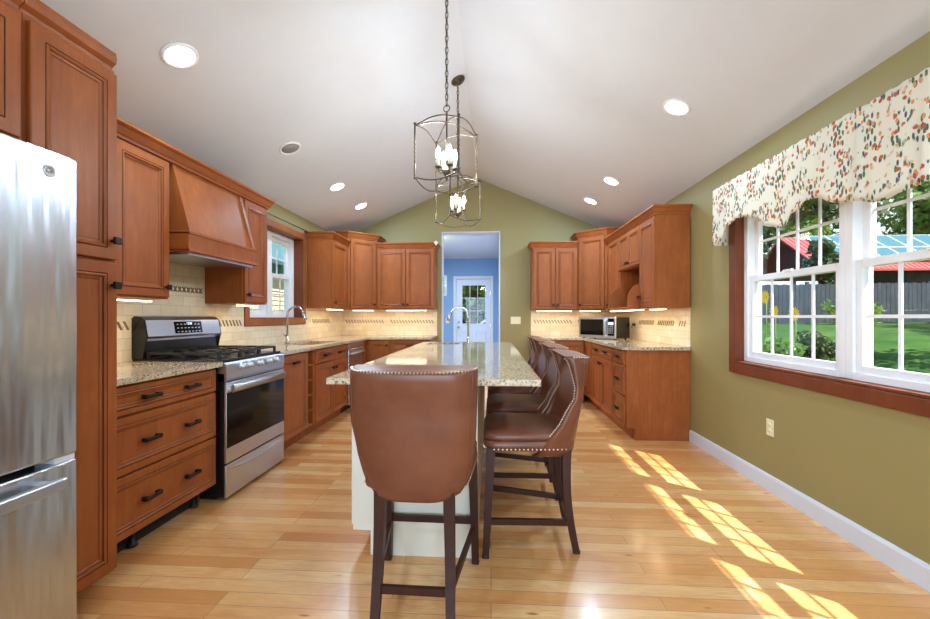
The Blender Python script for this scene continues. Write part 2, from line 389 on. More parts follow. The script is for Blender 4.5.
# baseboards
mb = MB(); mb.extr([(XR, 0), (XR - .016, 0), (XR - .016, .095), (XR - .010, .11), (XR, .112)], 'y', YF, 4.125)
struct(mb.build('baseboard_right', 'whitepaint'))
# hall beyond the doorway
HX0, HX1, HY, HZ = -1.45, .16, 9.45, 2.545
struct(MB().box(HX0 - .1, HX0, YB + .15, HY, 0, HZ).build('wall_hall_left', 'blue'))
struct(MB().box(HX1, HX1 + .1, YB + .15, HY, 0, HZ).build('wall_hall_right', 'blue'))
mb = MB(); D0, D1, DH = -.80, -.01, 2.08
mb.box(HX0 - .1, D0, HY, HY + .14, 0, HZ).box(D1, HX1 + .1, HY, HY + .14, 0, HZ).box(D0, D1, HY, HY + .14, DH, HZ)
struct(mb.build('wall_hall_back', 'blue'))
struct(MB().box(HX0 - .1, HX1 + .1, YB + .15, HY + .14, HZ, HZ + .1).build('ceiling_hall', 'ceiling'))
struct(MB().box(DX0 - .001, DX0 + .012, YB - .004, YB + .16, 0, DZ).box(DX1 - .012, DX1 + .001, YB - .004, YB + .16, 0, DZ).box(DX0, DX1, YB - .004, YB + .16, DZ - .012, DZ + .001).build('trim_1', 'whitepaint'))
mb = MB()
for x0, x1 in ((D0 - .062, D0), (D1, D1 + .062)): mb.box(x0, x1, HY - .02, HY, 0, DH + .065, bev=.004)
mb.box(D0, D1, HY - .02, HY, DH, DH + .065, bev=.004); struct(mb.build('trim_2', 'whitepaint'))
# back door
dr = bpy.data.objects.new('door_1', None); col.objects.link(dr); struct(dr); dr.location = (D0, HY + .02, 0); MAT['door_1'] = Matrix.Translation(dr.location)
W_ = D1 - D0; gx0, gx1, gz0, gz1 = .135, W_ - .115, 1.05, 1.94
mb = MB(); mb.box(0.003, gx0, 0, .045, .005, DH - .004).box(gx1, W_ - .003, 0, .045, .005, DH - .004).box(gx0, gx1, 0, .045, .005, gz0).box(gx0, gx1, 0, .045, gz1, DH - .004)
for x0, x1 in ((.10, W_ / 2 - .03), (W_ / 2 + .03, W_ - .10)): mb.panel(x0, x1, .25, .9, y=0, th=.014, st=.02, m=0, g=0)
mb.build('door_leaf', 'doorpaint', dr)
mb = MB()
for i in (1, 2): mb.box(gx0 + (gx1 - gx0) * i / 3 - .006, gx0 + (gx1 - gx0) * i / 3 + .006, .005, .03, gz0, gz1)
for i in (1, 2): mb.box(gx0, gx1, .005, .03, gz0 + (gz1 - gz0) * i / 3 - .006, gz0 + (gz1 - gz0) * i / 3 + .006)
mb.box(gx0 - .015, gx0 + .008, -.008, .0, gz0 - .015, gz1 + .015).box(gx1 - .008, gx1 + .015, -.008, 0, gz0 - .015, gz1 + .015)
mb.box(gx0, gx1, -.008, 0, gz1 - .008, gz1 + .015).box(gx0, gx1, -.008, 0, gz0 - .015, gz0 + .008)
mb.build('muntin', 'doorpaint', dr)
MB().box(gx0, gx1, .016, .02, gz0, gz1).build('glass_pane', 'glass', dr)
MB().lathe([(.028, 0), (.028, -.01), (.012, -.014), (.012, -.04), (.026, -.05), (.024, -.065), (.01, -.07)], (.055, 0, .97), 14, axis='y').build('door_knob', 'chrome', dr)
MB().lathe([(.026, 0), (.026, -.012), (.012, -.018)], (.055, 0, 1.09), 14, axis='y').build('deadbolt', 'chrome', dr)
for z in (.3, 1.0, 1.75): MB().box(W_ - .008, W_ + .01, -.024, -.018, z - .05, z + .05).build('hinge', 'chrome', dr)
# ---------------------------------------------------------------- windows
def window(name, T, y0, y1, z0, z1, ncol, nrow, matf='white'):
    """double hung unit in a wall along y; local x = distance outward from the inner frame plane"""
    r = bpy.data.objects.new(name, None); col.objects.link(r); struct(r)
    f = .045; mb = MB(T)
    mb.box(0, .11, y0, y0 + f, z0, z1, bev=.004).box(0, .11, y1 - f, y1, z0, z1, bev=.004).box(0, .11, y0 + f, y1 - f, z0, z0 + f * .8).box(0, .11, y0 + f, y1 - f, z1 - f, z1)
    mb.build('window_frame', matf, r)
    zm = (z0 + z1) / 2; a, b = y0 + f, y1 - f
    for nm, x0, za, zb in (('lower_sash', .015, z0 + f * .8, zm + .022), ('upper_sash', .055, zm - .02, z1 - f)):
        s = .042; mb = MB(T)
        mb.box(x0, x0 + .035, a, a + s, za, zb, bev=.004).box(x0, x0 + .035, b - s, b, za, zb, bev=.004).box(x0, x0 + .035, a + s, b - s, za, za + s).box(x0, x0 + .035, a + s, b - s, zb - s, zb)
        if nm == 'lower_sash': mb.box(x0 - .012, x0 + .005, (a + b) / 2 - .04, (a + b) / 2 + .04, zb - .006, zb + .008)
        so = mb.build(nm, matf, r); mb = MB(T)
        for i in range(1, ncol):
            y = a + s + (b - a - 2 * s) * i / ncol; mb.box(x0 + .014, x0 + .023, y - .009, y + .009, za + s, zb - s)
        for i in range(1, nrow):
            z = za + s + (zb - za - 2 * s) * i / nrow; mb.box(x0 + .0141, x0 + .0229, a + s, b - s, z - .009, z + .009)
        mb.build('muntin', matf, so)
        MB(T).box(x0 + .017, x0 + .020, a + s - .005, b - s + .005, za + s - .005, zb - s + .005).build('glass_pane', 'glass', so)
    return r
TR = Matrix.Translation((XR + .045, 0, 0)); TL = Matrix.Translation((XL - .10, 0, 0)) @ Matrix.Scale(-1, 4, (1, 0, 0))
for i, (a, b) in enumerate(((2.435, 3.365), (1.505, 2.435), (.575, 1.505))): window('window_%d' % (i + 2), TR, a, b, .865, 2.13, 4, 2)
window('window_1', TL, 4.50, 5.07, 1.20, 2.18, 2, 2); window('window_5', TL, 3.915, 4.50, 1.20, 2.18, 2, 2)
def casing(name, x, sgn, y0, y1, z0, z1, wd, mat, th=.02):
    mb = MB(); a, b = x, x + sgn * th
    mb.box(a, b, y0 - wd, y0, z0 - wd, z1 + wd, bev=.004).box(a, b, y1, y1 + wd, z0 - wd, z1 + wd, bev=.004).box(a, b, y0, y1, z0 - wd, z0, bev=.004).box(a, b, y0, y1, z1, z1 + wd, bev=.004)
    return struct(mb.build(name, mat))
casing('trim_3', XR, -1, WRW[0], WRW[1], WRW[2] - .005, WRW[3], .078, 'cherry_dark')
casing('trim_4', XL, 1, WLW[0], WLW[1], WLW[2], WLW[3], .072, 'cherry')
mb = MB()      # jamb linings
for (X0, X1, h, m) in ((XR - .018, XR + .05, WRW, 0), (XL - .12, XL + .018, WLW, 0)):
    mb.box(X0, X1, h[0] - .001, h[0] + .008, h[2], h[3]).box(X0, X1, h[1] - .008, h[1] + .001, h[2], h[3]).box(X0, X1, h[0], h[1], h[2] - .001, h[2] + .012).box(X0, X1, h[0], h[1], h[3] - .008, h[3] + .001)
struct(mb.build('trim_5', 'cherry_dark'))
# ---------------------------------------------------------------- backsplash tiles
def band(mb, axis, a0, a1, z, fixed, n, proud):
    """slanted accent pieces; axis 'x' or 'y'"""
    L = a1 - a0; h = .028; c = int(L / .045)
    for i in range(c):
        u = a0 + (i + .5) * L / c
        poly = [(u - .024, z + h), (u - .008, z + h), (u + .024, z - h), (u + .008, z - h)]
        if axis == 'y': mb.extr(poly, 'x', fixed, fixed + proud, 1)
        else: mb.extr(poly, 'y', fixed, fixed + proud, 1)
t0 = .01
bs = thing('backsplash', 'cream travertine subway tile backsplash on the window wall behind the stove', 'tiles', (XL, 4.1, .914))
mb = MB(); mb.box(XL + .001, XL + t0, 1.73, YB, .905, 1.112); mb.box(XL + .001, XL + t0, 1.73, 3.835, 1.112, 1.32); mb.box(XL + .001, XL + t0, 2.507, 3.29, 1.32, 1.62); mb.box(XL + .001, XL + t0, 5.155, YB, 1.112, 1.32)
mb.build('tile_field', 'tile_y', bs, bs)
for a0, a1 in ((1.9, 2.57), (3.36, 3.80), (5.35, 5.95)): mb = MB(); band(mb, 'y', a0, a1, 1.15, XL + t0, 0, .004); mb.build('accent_band', ['accent2', 'accent'], bs, bs)
mb = MB()
for i in range(16):       # braided strip above the stove
    u = 2.56 + i * .045
    for sg in (1, -1): mb.extr([(u - .02, 1.42 + sg * .02), (u - .008, 1.42 + sg * .02), (u + .02, 1.42 - sg * .02), (u + .008, 1.42 - sg * .02)], 'x', XL + t0, XL + t0 + .005, 1)
mb.build('accent_band', ['accent2', 'accent'], bs, bs)
bs = thing('backsplash', 'cream travertine tile backsplash left of the hall doorway', 'tiles', (-1.6, YB, .914))
MB().box(XL + t0, -.85, YB - t0, YB - .001, .905, 1.33).build('tile_field', 'tile_x', bs, bs)

for a0, a1 in ((-2.33, -1.70), (-1.60, -.9)): mb = MB(); band(mb, 'x', a0, a1, 1.136, YB - t0, 0, -.004); mb.build('accent_band', ['accent2', 'accent'], bs, bs)
bs = thing('backsplash', 'cream travertine tile backsplash right of the doorway behind the microwave', 'tiles', (1.3, YB, .914))
MB().box(.62, XR - t0, YB - t0, YB - .001, .905, 1.33).build('tile_field', 'tile_x', bs, bs)

for a0, a1 in ((.66, 1.25), (1.33, 1.85)): mb = MB(); band(mb, 'x', a0, a1, 1.136, YB - t0, 0, -.004); mb.build('accent_band', ['accent2', 'accent'], bs, bs)
bs = thing('backsplash', 'cream travertine tile backsplash on the right olive wall', 'tiles', (XR, 5.2, .914))
MB().box(XR - t0, XR - .001, 4.13, YB, .905, 1.30).build('tile_field', 'tile_y', bs, bs)

for a0, a1 in ((4.2, 4.36), (4.46, 4.9), (5.0, 5.5)): mb = MB(); band(mb, 'y', a0, a1, 1.14, XR - t0, 0, -.004); mb.build('accent_band', ['accent2', 'accent'], bs, bs)
# ---------------------------------------------------------------- cabinets
def pull(parent, x, z, y, w_=.10, sub='handle'):
    mb = MB(); mb.box(x - w_ / 2, x + w_ / 2, y - .034, y - .020, z - .009, z + .009, bev=.004).box(x - w_ / 2 - .004, x - w_ / 2 + .018, y - .030, y, z - .011, z + .011, bev=.003).box(x + w_ / 2 - .018, x + w_ / 2 + .004, y - .030, y, z - .011, z + .011, bev=.003)
    for q in (-1, 1): mb.box(x + q * (w_ / 2 - .012) - .006, x + q * (w_ / 2 - .012) + .006, y - .022, y, z - .006, z + .006)
    return mb.build(sub, 'bronze', parent)
def knob(parent, x, z, y):
    return MB().box(x - .006, x + .006, y - .02, y, z - .006, z + .006).box(x - .016, x + .016, y - .032, y - .018, z - .016, z + .016, bev=.003).build('knob', 'bronze', parent)
def door(r, x0, x1, z0, z1, hx=None, hz=None, y=0.0, st=.055, kind='door'):
    o = MB().panel(x0, x1, z0, z1, y, .02, st).build(kind, ['cherry', 'glaze'], r)
    if hx is not None: knob(o, hx, hz, y - .02)
    return o
def drawer(r, x0, x1, z0, z1, hs, st=.034, w_=.10, y=0.0):
    o = MB().panel(x0, x1, z0, z1, y, .02, st).build('drawer', ['cherry', 'glaze'], r)
    for h in hs: pull(o, h, (z0 + z1) / 2, y - .02, w_)
    return o
CROWN = [(0, 0), (.010, 0), (.012, .014), (.020, .022), (.034, .055), (.046, .066), (.050, .072), (.050, .085), (0, .085)]
def crown(r, path, z, prof=CROWN, world=None):
    return MB().sweep(path, [(d, z + h) for d, h in prof]).build('crown_moulding', 'cherry_x', r, world)
def body(r, w_, d, z0, z1, toe=False, mats='cherry'):
    mb = MB(); mb.box(0, w_, 0.0, d, z0, z1)
    if toe: mb.box(.002, w_ - .002, .075, d, 0.001, z0)
    return mb.build('body', mats, r)
RL, RR = PI / 2, -PI / 2       # left run faces +x, right run faces -x
# --- pantry and fridge surround
pt = thing('pantry_cabinet', 'tall cherry pantry cabinet with two long doors beside the refrigerator', 'cabinet', (-1.65, 1.352, 0), RL)
MB().box(0, .355, 0, .735, .10, 2.283).box(.002, .353, .30, .735, .001, .10).build('body', 'cherry', pt)
door(pt, .012, .350, 1.455, 2.262, .325, 1.535, st=.05); door(pt, .012, .350, .115, 1.44, .325, 1.343, st=.05)
MB().sweep([(0, .02), (.355, .02)], [(0, 2.284), (.008, 2.284), (.012, 2.30), (.03, 2.315), (.034, 2.34), (.03, 2.35), (.03, 2.36), (0, 2.36)]).build('crown_moulding', 'cherry_x', pt)
of = thing('fridge_top_cabinet', 'cherry cabinet mounted above the refrigerator', 'cabinet', (-1.65, .41, 0), RL)
MB().box(0, .94, 0, .735, 1.80, 2.283).build('body', 'cherry', of)
MB().panel(.02, .465, 1.83, 2.262, 0, .02, .05).build('door', ['cherry', 'glaze'], of); MB().panel(.475, .922, 1.83, 2.262, 0, .02, .05).build('door', ['cherry', 'glaze'], of)
MB().sweep([(0, .02), (.938, .02)], [(0, 2.284), (.008, 2.284), (.012, 2.30), (.03, 2.315), (.034, 2.34), (.03, 2.35), (.03, 2.36), (0, 2.36)]).build('crown_moulding', 'cherry_x', of)
fr = thing('refrigerator', 'tall stainless steel refrigerator with bottom freezer drawer', 'refrigerator', (-1.42, .425, 0), RL)
MB().box(.01, .90, .09, .90, .03, 1.735).box(.05, .86, .10, .85, 0.001, .03).build('body', 'bronze', fr)
MB().box(.458, .908, 0, .085, .742, 1.745, bev=.008).build('door', 'steel', fr)
d2 = MB().box(.002, .452, 0, .085, .742, 1.745, bev=.008).build('door', 'steel', fr)
MB().tube([(.40, 0, .85), (.40, -.05, .87), (.40, -.055, 1.2), (.40, -.05, 1.60), (.40, 0, 1.62)], .012).build('handle', 'steel2', d2)
dz = MB().box(.002, .908, 0, .085, .06, .722, bev=.008).build('freezer_drawer', 'steel', fr)
mb = MB(); mb.box(.08, .828, -.056, -.034, .650, .690, bev=.007)
for x in (.12, .785): mb.box(x - .018, x + .018, -.04, 0, .660, .682)
mb.build('handle', 'steel2', dz)
MB().box(.84, .905, .01, .08, .7225, .741).build('hinge', 'whitepaint', fr)
def text(s_, size, T, name, mat, parent, ext=.0005):
    cu = bpy.data.curves.new(name, 'FONT'); cu.body = s_; cu.size = size; cu.align_x = 'CENTER'; cu.align_y = 'CENTER'; cu.extrude = ext
    o = bpy.data.objects.new(name, cu); col.objects.link(o); dg = bpy.context.evaluated_depsgraph_get()
    me = bpy.data.meshes.new_from_object(o.evaluated_get(dg)); bpy.data.objects.remove(o); bpy.data.curves.remove(cu)
    me.transform(T); me.materials.clear(); me.materials.append(M[mat]); q = bpy.data.objects.new(name, me); col.objects.link(q); q.parent = parent; return q
FRONT = Matrix.Rotation(PI / 2, 4, 'X')
bd = MB().lathe([(.019, 0), (.019, -.003), (.0165, -.0045), (.015, -.003), (0.001, -.003)], (.815, 0, 1.677), 24, axis='y').build('badge', 'steel2', fr)
text('GE', .019, Matrix.Translation((.815, -.0035, 1.677)) @ FRONT, 'badge_lettering', 'bronze', bd)
# --- left base run
bc = thing('base_cabinet', 'cherry base cabinet with three wide drawers left of the stove', 'cabinet', (-1.80, 1.722, 0), RL)
MB().box(0, .855, 0.0, .58, .115, .883).box(.0, .02, .10, .58, .001, .115).box(.835, .855, .10, .58, .001, .115).build('body', 'cherry', bc)
for i, (a, b) in enumerate(((.728, .868), (.438, .716), (.125, .426))): drawer(bc, .022, .845, a, b, (.325, .62), st=.04 if i else .03)
MB().box(.02, .835, .10, .12, .002, .114).build('toe_space_shade', 'dark', bc)  # dark sheet painting the shade where the toe board is missing
for x in (.12, .33, .78):
    MB().lathe([(.028, 0), (.026, .012), (.014, .016), (.014, .1)], (x, .085, .004), 12).build('leveling_foot', 'blackiron', bc)
tb = thing('trash_pullout_cabinet', 'narrow cherry base cabinet with one tall pull-out door right of the stove', 'cabinet', (-1.80, 3.352, 0), RL)
body(tb, .575, .58, .115, .883, True)
o = MB().panel(.02, .566, .125, .868, 0, .02, .055).build('door', ['cherry', 'glaze'], tb); pull(o, .293, .79, -.02, .09)
wr = thing('wine_rack', 'narrow open cherry shelf column with small cubbies between base cabinets', 'shelf', (-1.80, 3.93, 0), RL)
mb = MB(); mb.box(0, .018, 0, .58, .115, .883).box(.137, .155, 0, .58, .115, .883).box(.018, .137, .36, .38, .115, .883).box(.002, .153, .075, .58, .001, .115).build('side_panel', 'cherry', wr)
for i in range(6): MB().box(.018, .137, .004, .36, .116 + i * .15, .132 + i * .15).build('shelf', 'cherry', wr)
sb = thing('sink_base_cabinet', 'cherry sink base cabinet with a false drawer over two doors', 'cabinet', (-1.80, 4.088, 0), RL)
body(sb, .95, .58, .115, .883, True)
drawer(sb, .02, .93, .728, .868, (.28, .68), w_=.13); door(sb, .02, .472, .125, .716, .435, .64); door(sb, .478, .93, .125, .716, .515, .64)
dw = thing('dishwasher', 'stainless steel dishwasher built in near the left back corner', 'dishwasher', (-1.80, 5.042, 0), RL)
MB().box(.0, .60, .01, .58, .10, .882).box(.01, .59, .08, .55, .001, .10).build('body', 'bronze', dw)
o = MB().box(.004, .596, -.03, .01, .105, .80, bev=.006).build('door', 'steel', dw)
MB().tube([(.06, -.03, .74), (.065, -.065, .745), (.3, -.072, .745), (.535, -.065, .745), (.54, -.03, .74)], .011).build('handle', 'steel2', o)
MB().box(.004, .596, -.03, .01, .803, .878, bev=.004).build('control_panel', 'steel2', dw)
cb = thing('corner_base_cabinet', 'cherry blind corner base cabinet beside the dishwasher', 'cabinet', (-1.80, 5.645, 0), RL)
body(cb, .20, .58, .115, .883, True); MB().box(.20, .82, .0, .58, .115, .883).build('corner_box', 'cherry', cb)
bl = thing('base_cabinet', 'cherry base cabinet with door and drawers left of the hall doorway', 'cabinet', (-1.795, 5.87, 0), 0)
body(bl, .93, .60, .115, .883, True)
door(bl, .03, .325, .125, .868, .30, .80); 
for a, b in ((.728, .868), (.438, .716), (.125, .426)): drawer(bl, .345, .915, a, b, (.63,), st=.03)
# --- right base run (local x runs towards the camera)
rd = thing('base_cabinet', 'cherry base cabinet with a stack of three drawers and a plain end panel', 'cabinet', (1.325, 4.535, 0), RR)
MB().box(0, .385, 0, .60, .115, .883).box(0, .405, .075, .605, .001, .115).build('body', 'cherry', rd)
MB().extr([(.0, .115), (.075, .115), (.075, .001), (.607, .001), (.607, .883), (0, .883)], 'x', .385, .407).build('end_panel', 'cherry', rd)
for a, b in ((.738, .868), (.434, .726), (.125, .422)): drawer(rd, .01, .375, a, b, (.19,), st=.03, w_=.09)
r2 = thing('base_cabinet', 'cherry base cabinet with wide drawer over two doors below the microwave nook', 'cabinet', (1.325, 5.455, 0), RR)
body(r2, .915, .60, .115, .883, True)
drawer(r2, .01, .905, .738, .868, (.26, .64), w_=.11); door(r2, .01, .455, .125, .726, .42, .66); door(r2, .46, .905, .125, .726, .495, .66)
r3 = thing('corner_base_cabinet', 'cherry corner base cabinet filling the right back corner', 'cabinet', (1.325, 6.47, 0), RR)
MB().box(0, 1.01, 0, .60, .115, .883).box(0, 1.01, .075, .60, .001, .115).build('body', 'cherry', r3)
MB().panel(.62, .99, .125, .868, 0, .02, .055).build('door', ['cherry', 'glaze'], r3)
rb = thing('base_cabinet', 'cherry base cabinet right of the hall doorway behind the stools', 'cabinet', (.60, 5.87, 0), 0)
body(rb, .72, .60, .115, .883, True); door(rb, .02, .36, .125, .868, .33, .8); door(rb, .37, .70, .125, .868, .40, .8)
# --- countertops
def counter(name, label, polys, mat='granite', cat='countertop', z0=.884, z1=.914):
    mb = MB()
    for p in polys: mb.prism(p, z0, z1)
    bmesh.ops.remove_doubles(mb.bm, verts=mb.bm.verts, dist=.0002)
    o = mb.build(name, mat); return tag(o, label, cat)
rect = lambda x0, x1, y0, y1: [(x0, y0), (x1, y0), (x1, y1), (x0, y1)]
XC = -1.745
counter('countertop', 'short beige granite countertop left of the stove', [rect(XL + .012, XC, 1.724, 2.580)])
SX0, SX1, SY0, SY1 = -2.24, -1.86, 4.20, 4.93
counter('countertop', 'long L-shaped granite countertop with sink under the left window', [rect(XL + .012, XC, 3.352, SY0), rect(XL + .012, SX0, SY0, SY1), rect(SX1, XC, SY0, SY1), rect(XL + .012, XC, SY1, 5.83), rect(XL + .012, -.855, 5.83, YB - .012)])
counter('countertop', 'L-shaped granite countertop under the microwave on the right', [rect(1.275, XR - .012, 4.105, 5.83), rect(.595, XR - .012, 5.83, YB - .012)])
IX0, IX1, IY0, IY1 = -.79, .232, 1.935, 4.83
KX0, KX1, KY0, KY1 = -.69, -.34, 4.36, 4.66
counter('island_countertop', 'large speckled granite slab topping the kitchen island', [rect(IX0, IX1, IY0, KY0), rect(IX0, KX0, KY0, KY1), rect(KX1, IX1, KY0, KY1), rect(IX0, IX1, KY1, IY1)])
def sink(label, x0, x1, y0, y1, d=.18):
    t = thing('sink', label, 'sink', ((x0 + x1) / 2, (y0 + y1) / 2, .914 - d))
    mb = MB(); th = .006; z1 = .882
    mb.box(x0, x1, y0, y1, z1 - d, z1 - d + th).box(x0, x0 + th, y0, y1, z1 - d, z1).box(x1 - th, x1, y0, y1, z1 - d, z1).box(x0, x1, y0, y0 + th, z1 - d, z1).box(x0, x1, y1 - th, y1, z1 - d, z1)
    mb.build('basin', 'steel2', t, t)
    MB().lathe([(.045, 0), (.045, .003), (.03, .001), (.03, 0)], ((x0 + x1) / 2, (y0 + y1) / 2, z1 - d + th), 16).build('drain', 'bronze', t, t)
sink('dark undermount sink below the left window', SX0, SX1, SY0, SY1); sink('small prep sink at the far end of the island', KX0, KX1, KY0, KY1, .15)
def faucet(label, loc, rz, h=.42, reach=.2):
    t = thing('faucet', label, 'faucet', loc, rz)
    MB().lathe([(.027, 0), (.027, .008), (.017, .018), (.016, .07), (.012, .08)], (0, 0, 0), 16).build('base', 'chrome', t)
    pts = [(0, 0, .07), (0, 0, h - reach / 2)]
    for k in range(1, 13):
        a = PI * k / 12 * .93; pts.append((reach / 2 - reach / 2 * math.cos(a), 0, h - reach / 2 + reach / 2 * math.sin(a)))
    MB().tube(pts, .013, 10).build('spout', 'chrome', t)
    e = Vector(pts[-1]); d = (e - Vector(pts[-2])).normalized()
    MB().tube([e, e + d * .03, e + d * .075, e + d * .08], [.015, .019, .021, .017], 12).build('spray_head', 'chrome', t)
    MB().tube([(0, 0, .065), (.0, -.03, .075), (0, -.075, .11)], [.007, .006, .005], 8).build('lever', 'chrome', t)
faucet('tall gooseneck faucet at the left sink under the window', (-2.30, 4.52, .914), 0, .41, .19)
faucet('gooseneck faucet standing on the far end of the island', (-.255, 4.60, .914), PI + .1, .405, .20)
# --- stove
sv = thing('stove', 'stainless gas range with black oven door between the drawer cabinets', 'stove', (-1.755, 2.586, 0), RL)
MB().box(.004, .752, -.012, .62, .03, .905).box(.03, .72, .06, .58, .001, .03).build('body', 'black', sv)
MB().box(.002, .754, .0, .62, .905, .925, bev=.004).build('cooktop', 'black', sv)
MB().extr([(-.03, .835), (.03, .835), (.03, .905), (-.012, .905), (-.03, .895)], 'x', .002, .754).build('control_panel', 'steel2', sv)
MB().extr([(-.015, .78), (.03, .78), (.03, .834), (-.028, .834), (-.028, .80)], 'x', .004, .752).build('vent_trim', 'steel2', sv)
for i, x in enumerate((.16, .25, .378, .506, .596)):
    k = MB().lathe([(.027, 0), (.027, -.006), (.020, -.008), (.018, -.034), (.014, -.037), (.001, -.037)], (x, -.03, .868), 16, axis='y').build('knob', 'steel2', sv)
    MB().box(x - .004, x + .004, -.071, -.066, .852, .886).build('pointer', 'chrome', k)
od = thing  # (kept simple below)
o = MB().box(.002, .754, -.030, -.0125, .245, .775, bev=.003).build('oven_door', 'steel2', sv)
MB().box(.006, .750, -.0325, -.029, .345, .708, bev=.001).build('oven_window', 'blackglass', o)
mb = MB(); mb.extr([(-.075, .722), (-.060, .708), (-.050, .722), (-.050, .752), (-.062, .762), (-.075, .752)], 'x', .02, .700, smooth=True)
for x in (.045, .675): mb.box(x - .016, x + .016, -.055, -.027, .722, .752)
mb.build('handle', 'steel2', o)
o = MB().box(.002, .754, -.028, -.0125, .02, .232, bev=.003).build('storage_drawer', 'steel2', sv)
n = 14; top = [(.05 + .65 * i / n, .205) for i in range(n + 1)]; bot = [(.05 + .65 * i / n, .205 - .030 * math.sin(PI * i / n)) for i in range(n + 1)]
mb = MB(); mb.loft([[(x, -.027, z) for x, z in top], [(x, -.036, z) for x, z in bot]], closed=False, smooth=True).loft([[(x, -.036, z) for x, z in bot], [(x, -.026, z - .012) for x, z in bot]], closed=False)
mb.build('drawer_pull', 'steel2', o)
# backguard
bgd = MB().extr([(.55, .925), (.62, .925), (.62, 1.20), (.60, 1.215), (.565, 1.21), (.535, 1.185), (.515, 1.075), (.53, 1.06), (.55, 1.06)], 'x', .012, .744, smooth=False).build('backguard', 'steel2', sv)
MB().box(.010, .746, .545, .56, .927, 1.045, bev=.002).build('lower_trim', 'black', bgd)
MB().extr([(.50, 1.055), (.622, 1.055), (.622, .925), (.625, 1.205), (.60, 1.218), (.56, 1.213), (.528, 1.187)][:0] or [(.548, .926), (.622, .926), (.622, 1.198), (.604, 1.213), (.566, 1.208), (.537, 1.183), (.517, 1.076)], 'x', 0, .011).build('end_cap', 'black', bgd)
MB().extr([(.548, .926), (.622, .926), (.622, 1.198), (.604, 1.213), (.566, 1.208), (.537, 1.183), (.517, 1.076)], 'x', .745, .756).build('end_cap', 'black', bgd)
nrm = Vector((0, -.11, .02)).normalized()
def bgp(x, t_): return (x, .515 + (.535 - .515) * t_, 1.075 + (1.185 - 1.075) * t_)
mb = MB(); e = .0025
for (x0, x1, t1, t2, m) in ((.25, .53, .12, .90, 0),):
    q = [bgp(x0, t1), bgp(x1, t1), bgp(x1, t2), bgp(x0, t2)]
    mb.loft([[Vector(p) + Vector((0, .004, 0)) for p in q], [Vector(p) + Vector((0, -e, 0)) for p in q]], smooth=False)
disp = mb.build('display', 'blackglass', bgd)
mb = MB()
for i in range(7):
    for j in range(3):
        x = .272 + i * .036
        if 2 < i < 5 and j == 2: continue
        q = [bgp(x, .2 + j * .24), bgp(x + .018, .2 + j * .24), bgp(x + .018, .26 + j * .24), bgp(x, .26 + j * .24)]
        mb.loft([[Vector(p) + Vector((0, -e, 0)) for p in q], [Vector(p) + Vector((0, -e - .0006, 0)) for p in q]], smooth=False)
mb.build('button_legend', 'steel2', disp)
text('12:08', .026, Matrix.Translation((.397, .5262, 1.158)) @ Matrix.Rotation(PI / 2 - .18, 4, 'X'), 'clock_digits', 'lcd', disp)
# burners and grates
for bx, by, br_ in ((.17, .16, .045), (.17, .43, .035), (.378, .29, .05), (.586, .16, .04), (.586, .43, .045)):
    MB().lathe([(br_ + .012, 0), (br_ + .01, .006), (br_, .008), (br_, .016), (br_ * .6, .02), (.001, .02)], (bx, by, .925), 18).build('burner', 'blackiron', sv)
for gx in (.03, .268, .506):
    mb = MB(); w1 = .222; r_ = .016; z = .962
    for a, b in (((gx, .04), (gx + w1, .04)), ((gx, .53), (gx + w1, .53)), ((gx, .04), (gx, .53)), ((gx + w1, .04), (gx + w1, .53)), ((gx, .285), (gx + w1, .285))):
        mb.bar((a[0], a[1], z), (b[0], b[1], z), r_, .014)
    for yy in (.16, .42):
        mb.bar((gx, yy, z), (gx + .075, yy, z), r_, .012).bar((gx + w1, yy, z), (gx + w1 - .075, yy, z), r_, .012)
    for yy, s_ in ((.04, 1), (.285, -1), (.285, 1), (.53, -1)): mb.bar((gx + w1 / 2, yy, z), (gx + w1 / 2, yy + s_ * .075, z), r_, .012)
    for a in (gx, gx + w1):
        for b in (.04, .285, .53): mb.box(a - .008, a + .008, b - .008, b + .008, .925, .968)
    mb.build('grate', 'blackiron', sv)
# --- left uppers and hood
UZ0, UZ1 = 1.32, 2.20
def upper(label, loc, rz, w_, doors, z0=UZ0, z1=UZ1, depth=.318, cr=None, st=.05):
    t = thing('wall_cabinet', label, 'cabinet', (loc[0], loc[1], 0), rz)
    MB().box(0, w_, 0, depth, z0, z1).build('body', 'cherry', t)
    for (a, b, hx) in doors: door(t, a, b, z0 + .012, z1 - .015 if cr is None else z1 - .015, hx, z0 + .075, st=st)
    return t
u1 = upper('cherry wall cabinet with one door between the pantry and the range hood', (-2.06, 1.722), RL, .785, [(.012, .380, .345), (.39, .775, .745)])
u2 = upper('cherry wall cabinet with one door between the hood and the left window', (-2.06, 3.292), RL, .365, [(.012, .353, .04)])
hd = thing('range_hood', 'cherry wood range hood with sloped front above the stove', 'range hood', (-2.06, 2.512, 0), RL)
wd = .778
mb = MB(); mb.extr([(-.0, 2.199), (.318, 2.199), (.318, 1.75), (-.118, 1.75)], 'x', .055, wd - .055).build('sloped_panel', 'cherry', hd)
for x0, x1 in ((.02, .055), (wd - .055, wd - .02)): MB().extr([(-.010, 2.199), (.318, 2.199), (.318, 1.75), (-.130, 1.75)], 'x', x0, x1).build('side_rail', 'cherry', hd)
mb = MB(); mb.box(.0, wd, -.135, .318, 1.635, 1.75); mb.box(-.006 + .006, wd, -.142, .0, 1.74, 1.762, bev=.003).box(0, wd, -.142, 0, 1.628, 1.645, bev=.003)
mb.build('apron', 'cherry_x', hd)
MB().box(.03, wd - .03, -.11, .30, 1.612, 1.628).build('liner', 'steel2', hd)
cl = thing('crown_moulding', 'long cherry crown moulding capping the cabinets and hood above the stove', 'moulding', (-2.06, 1.705, 2.20), RL)
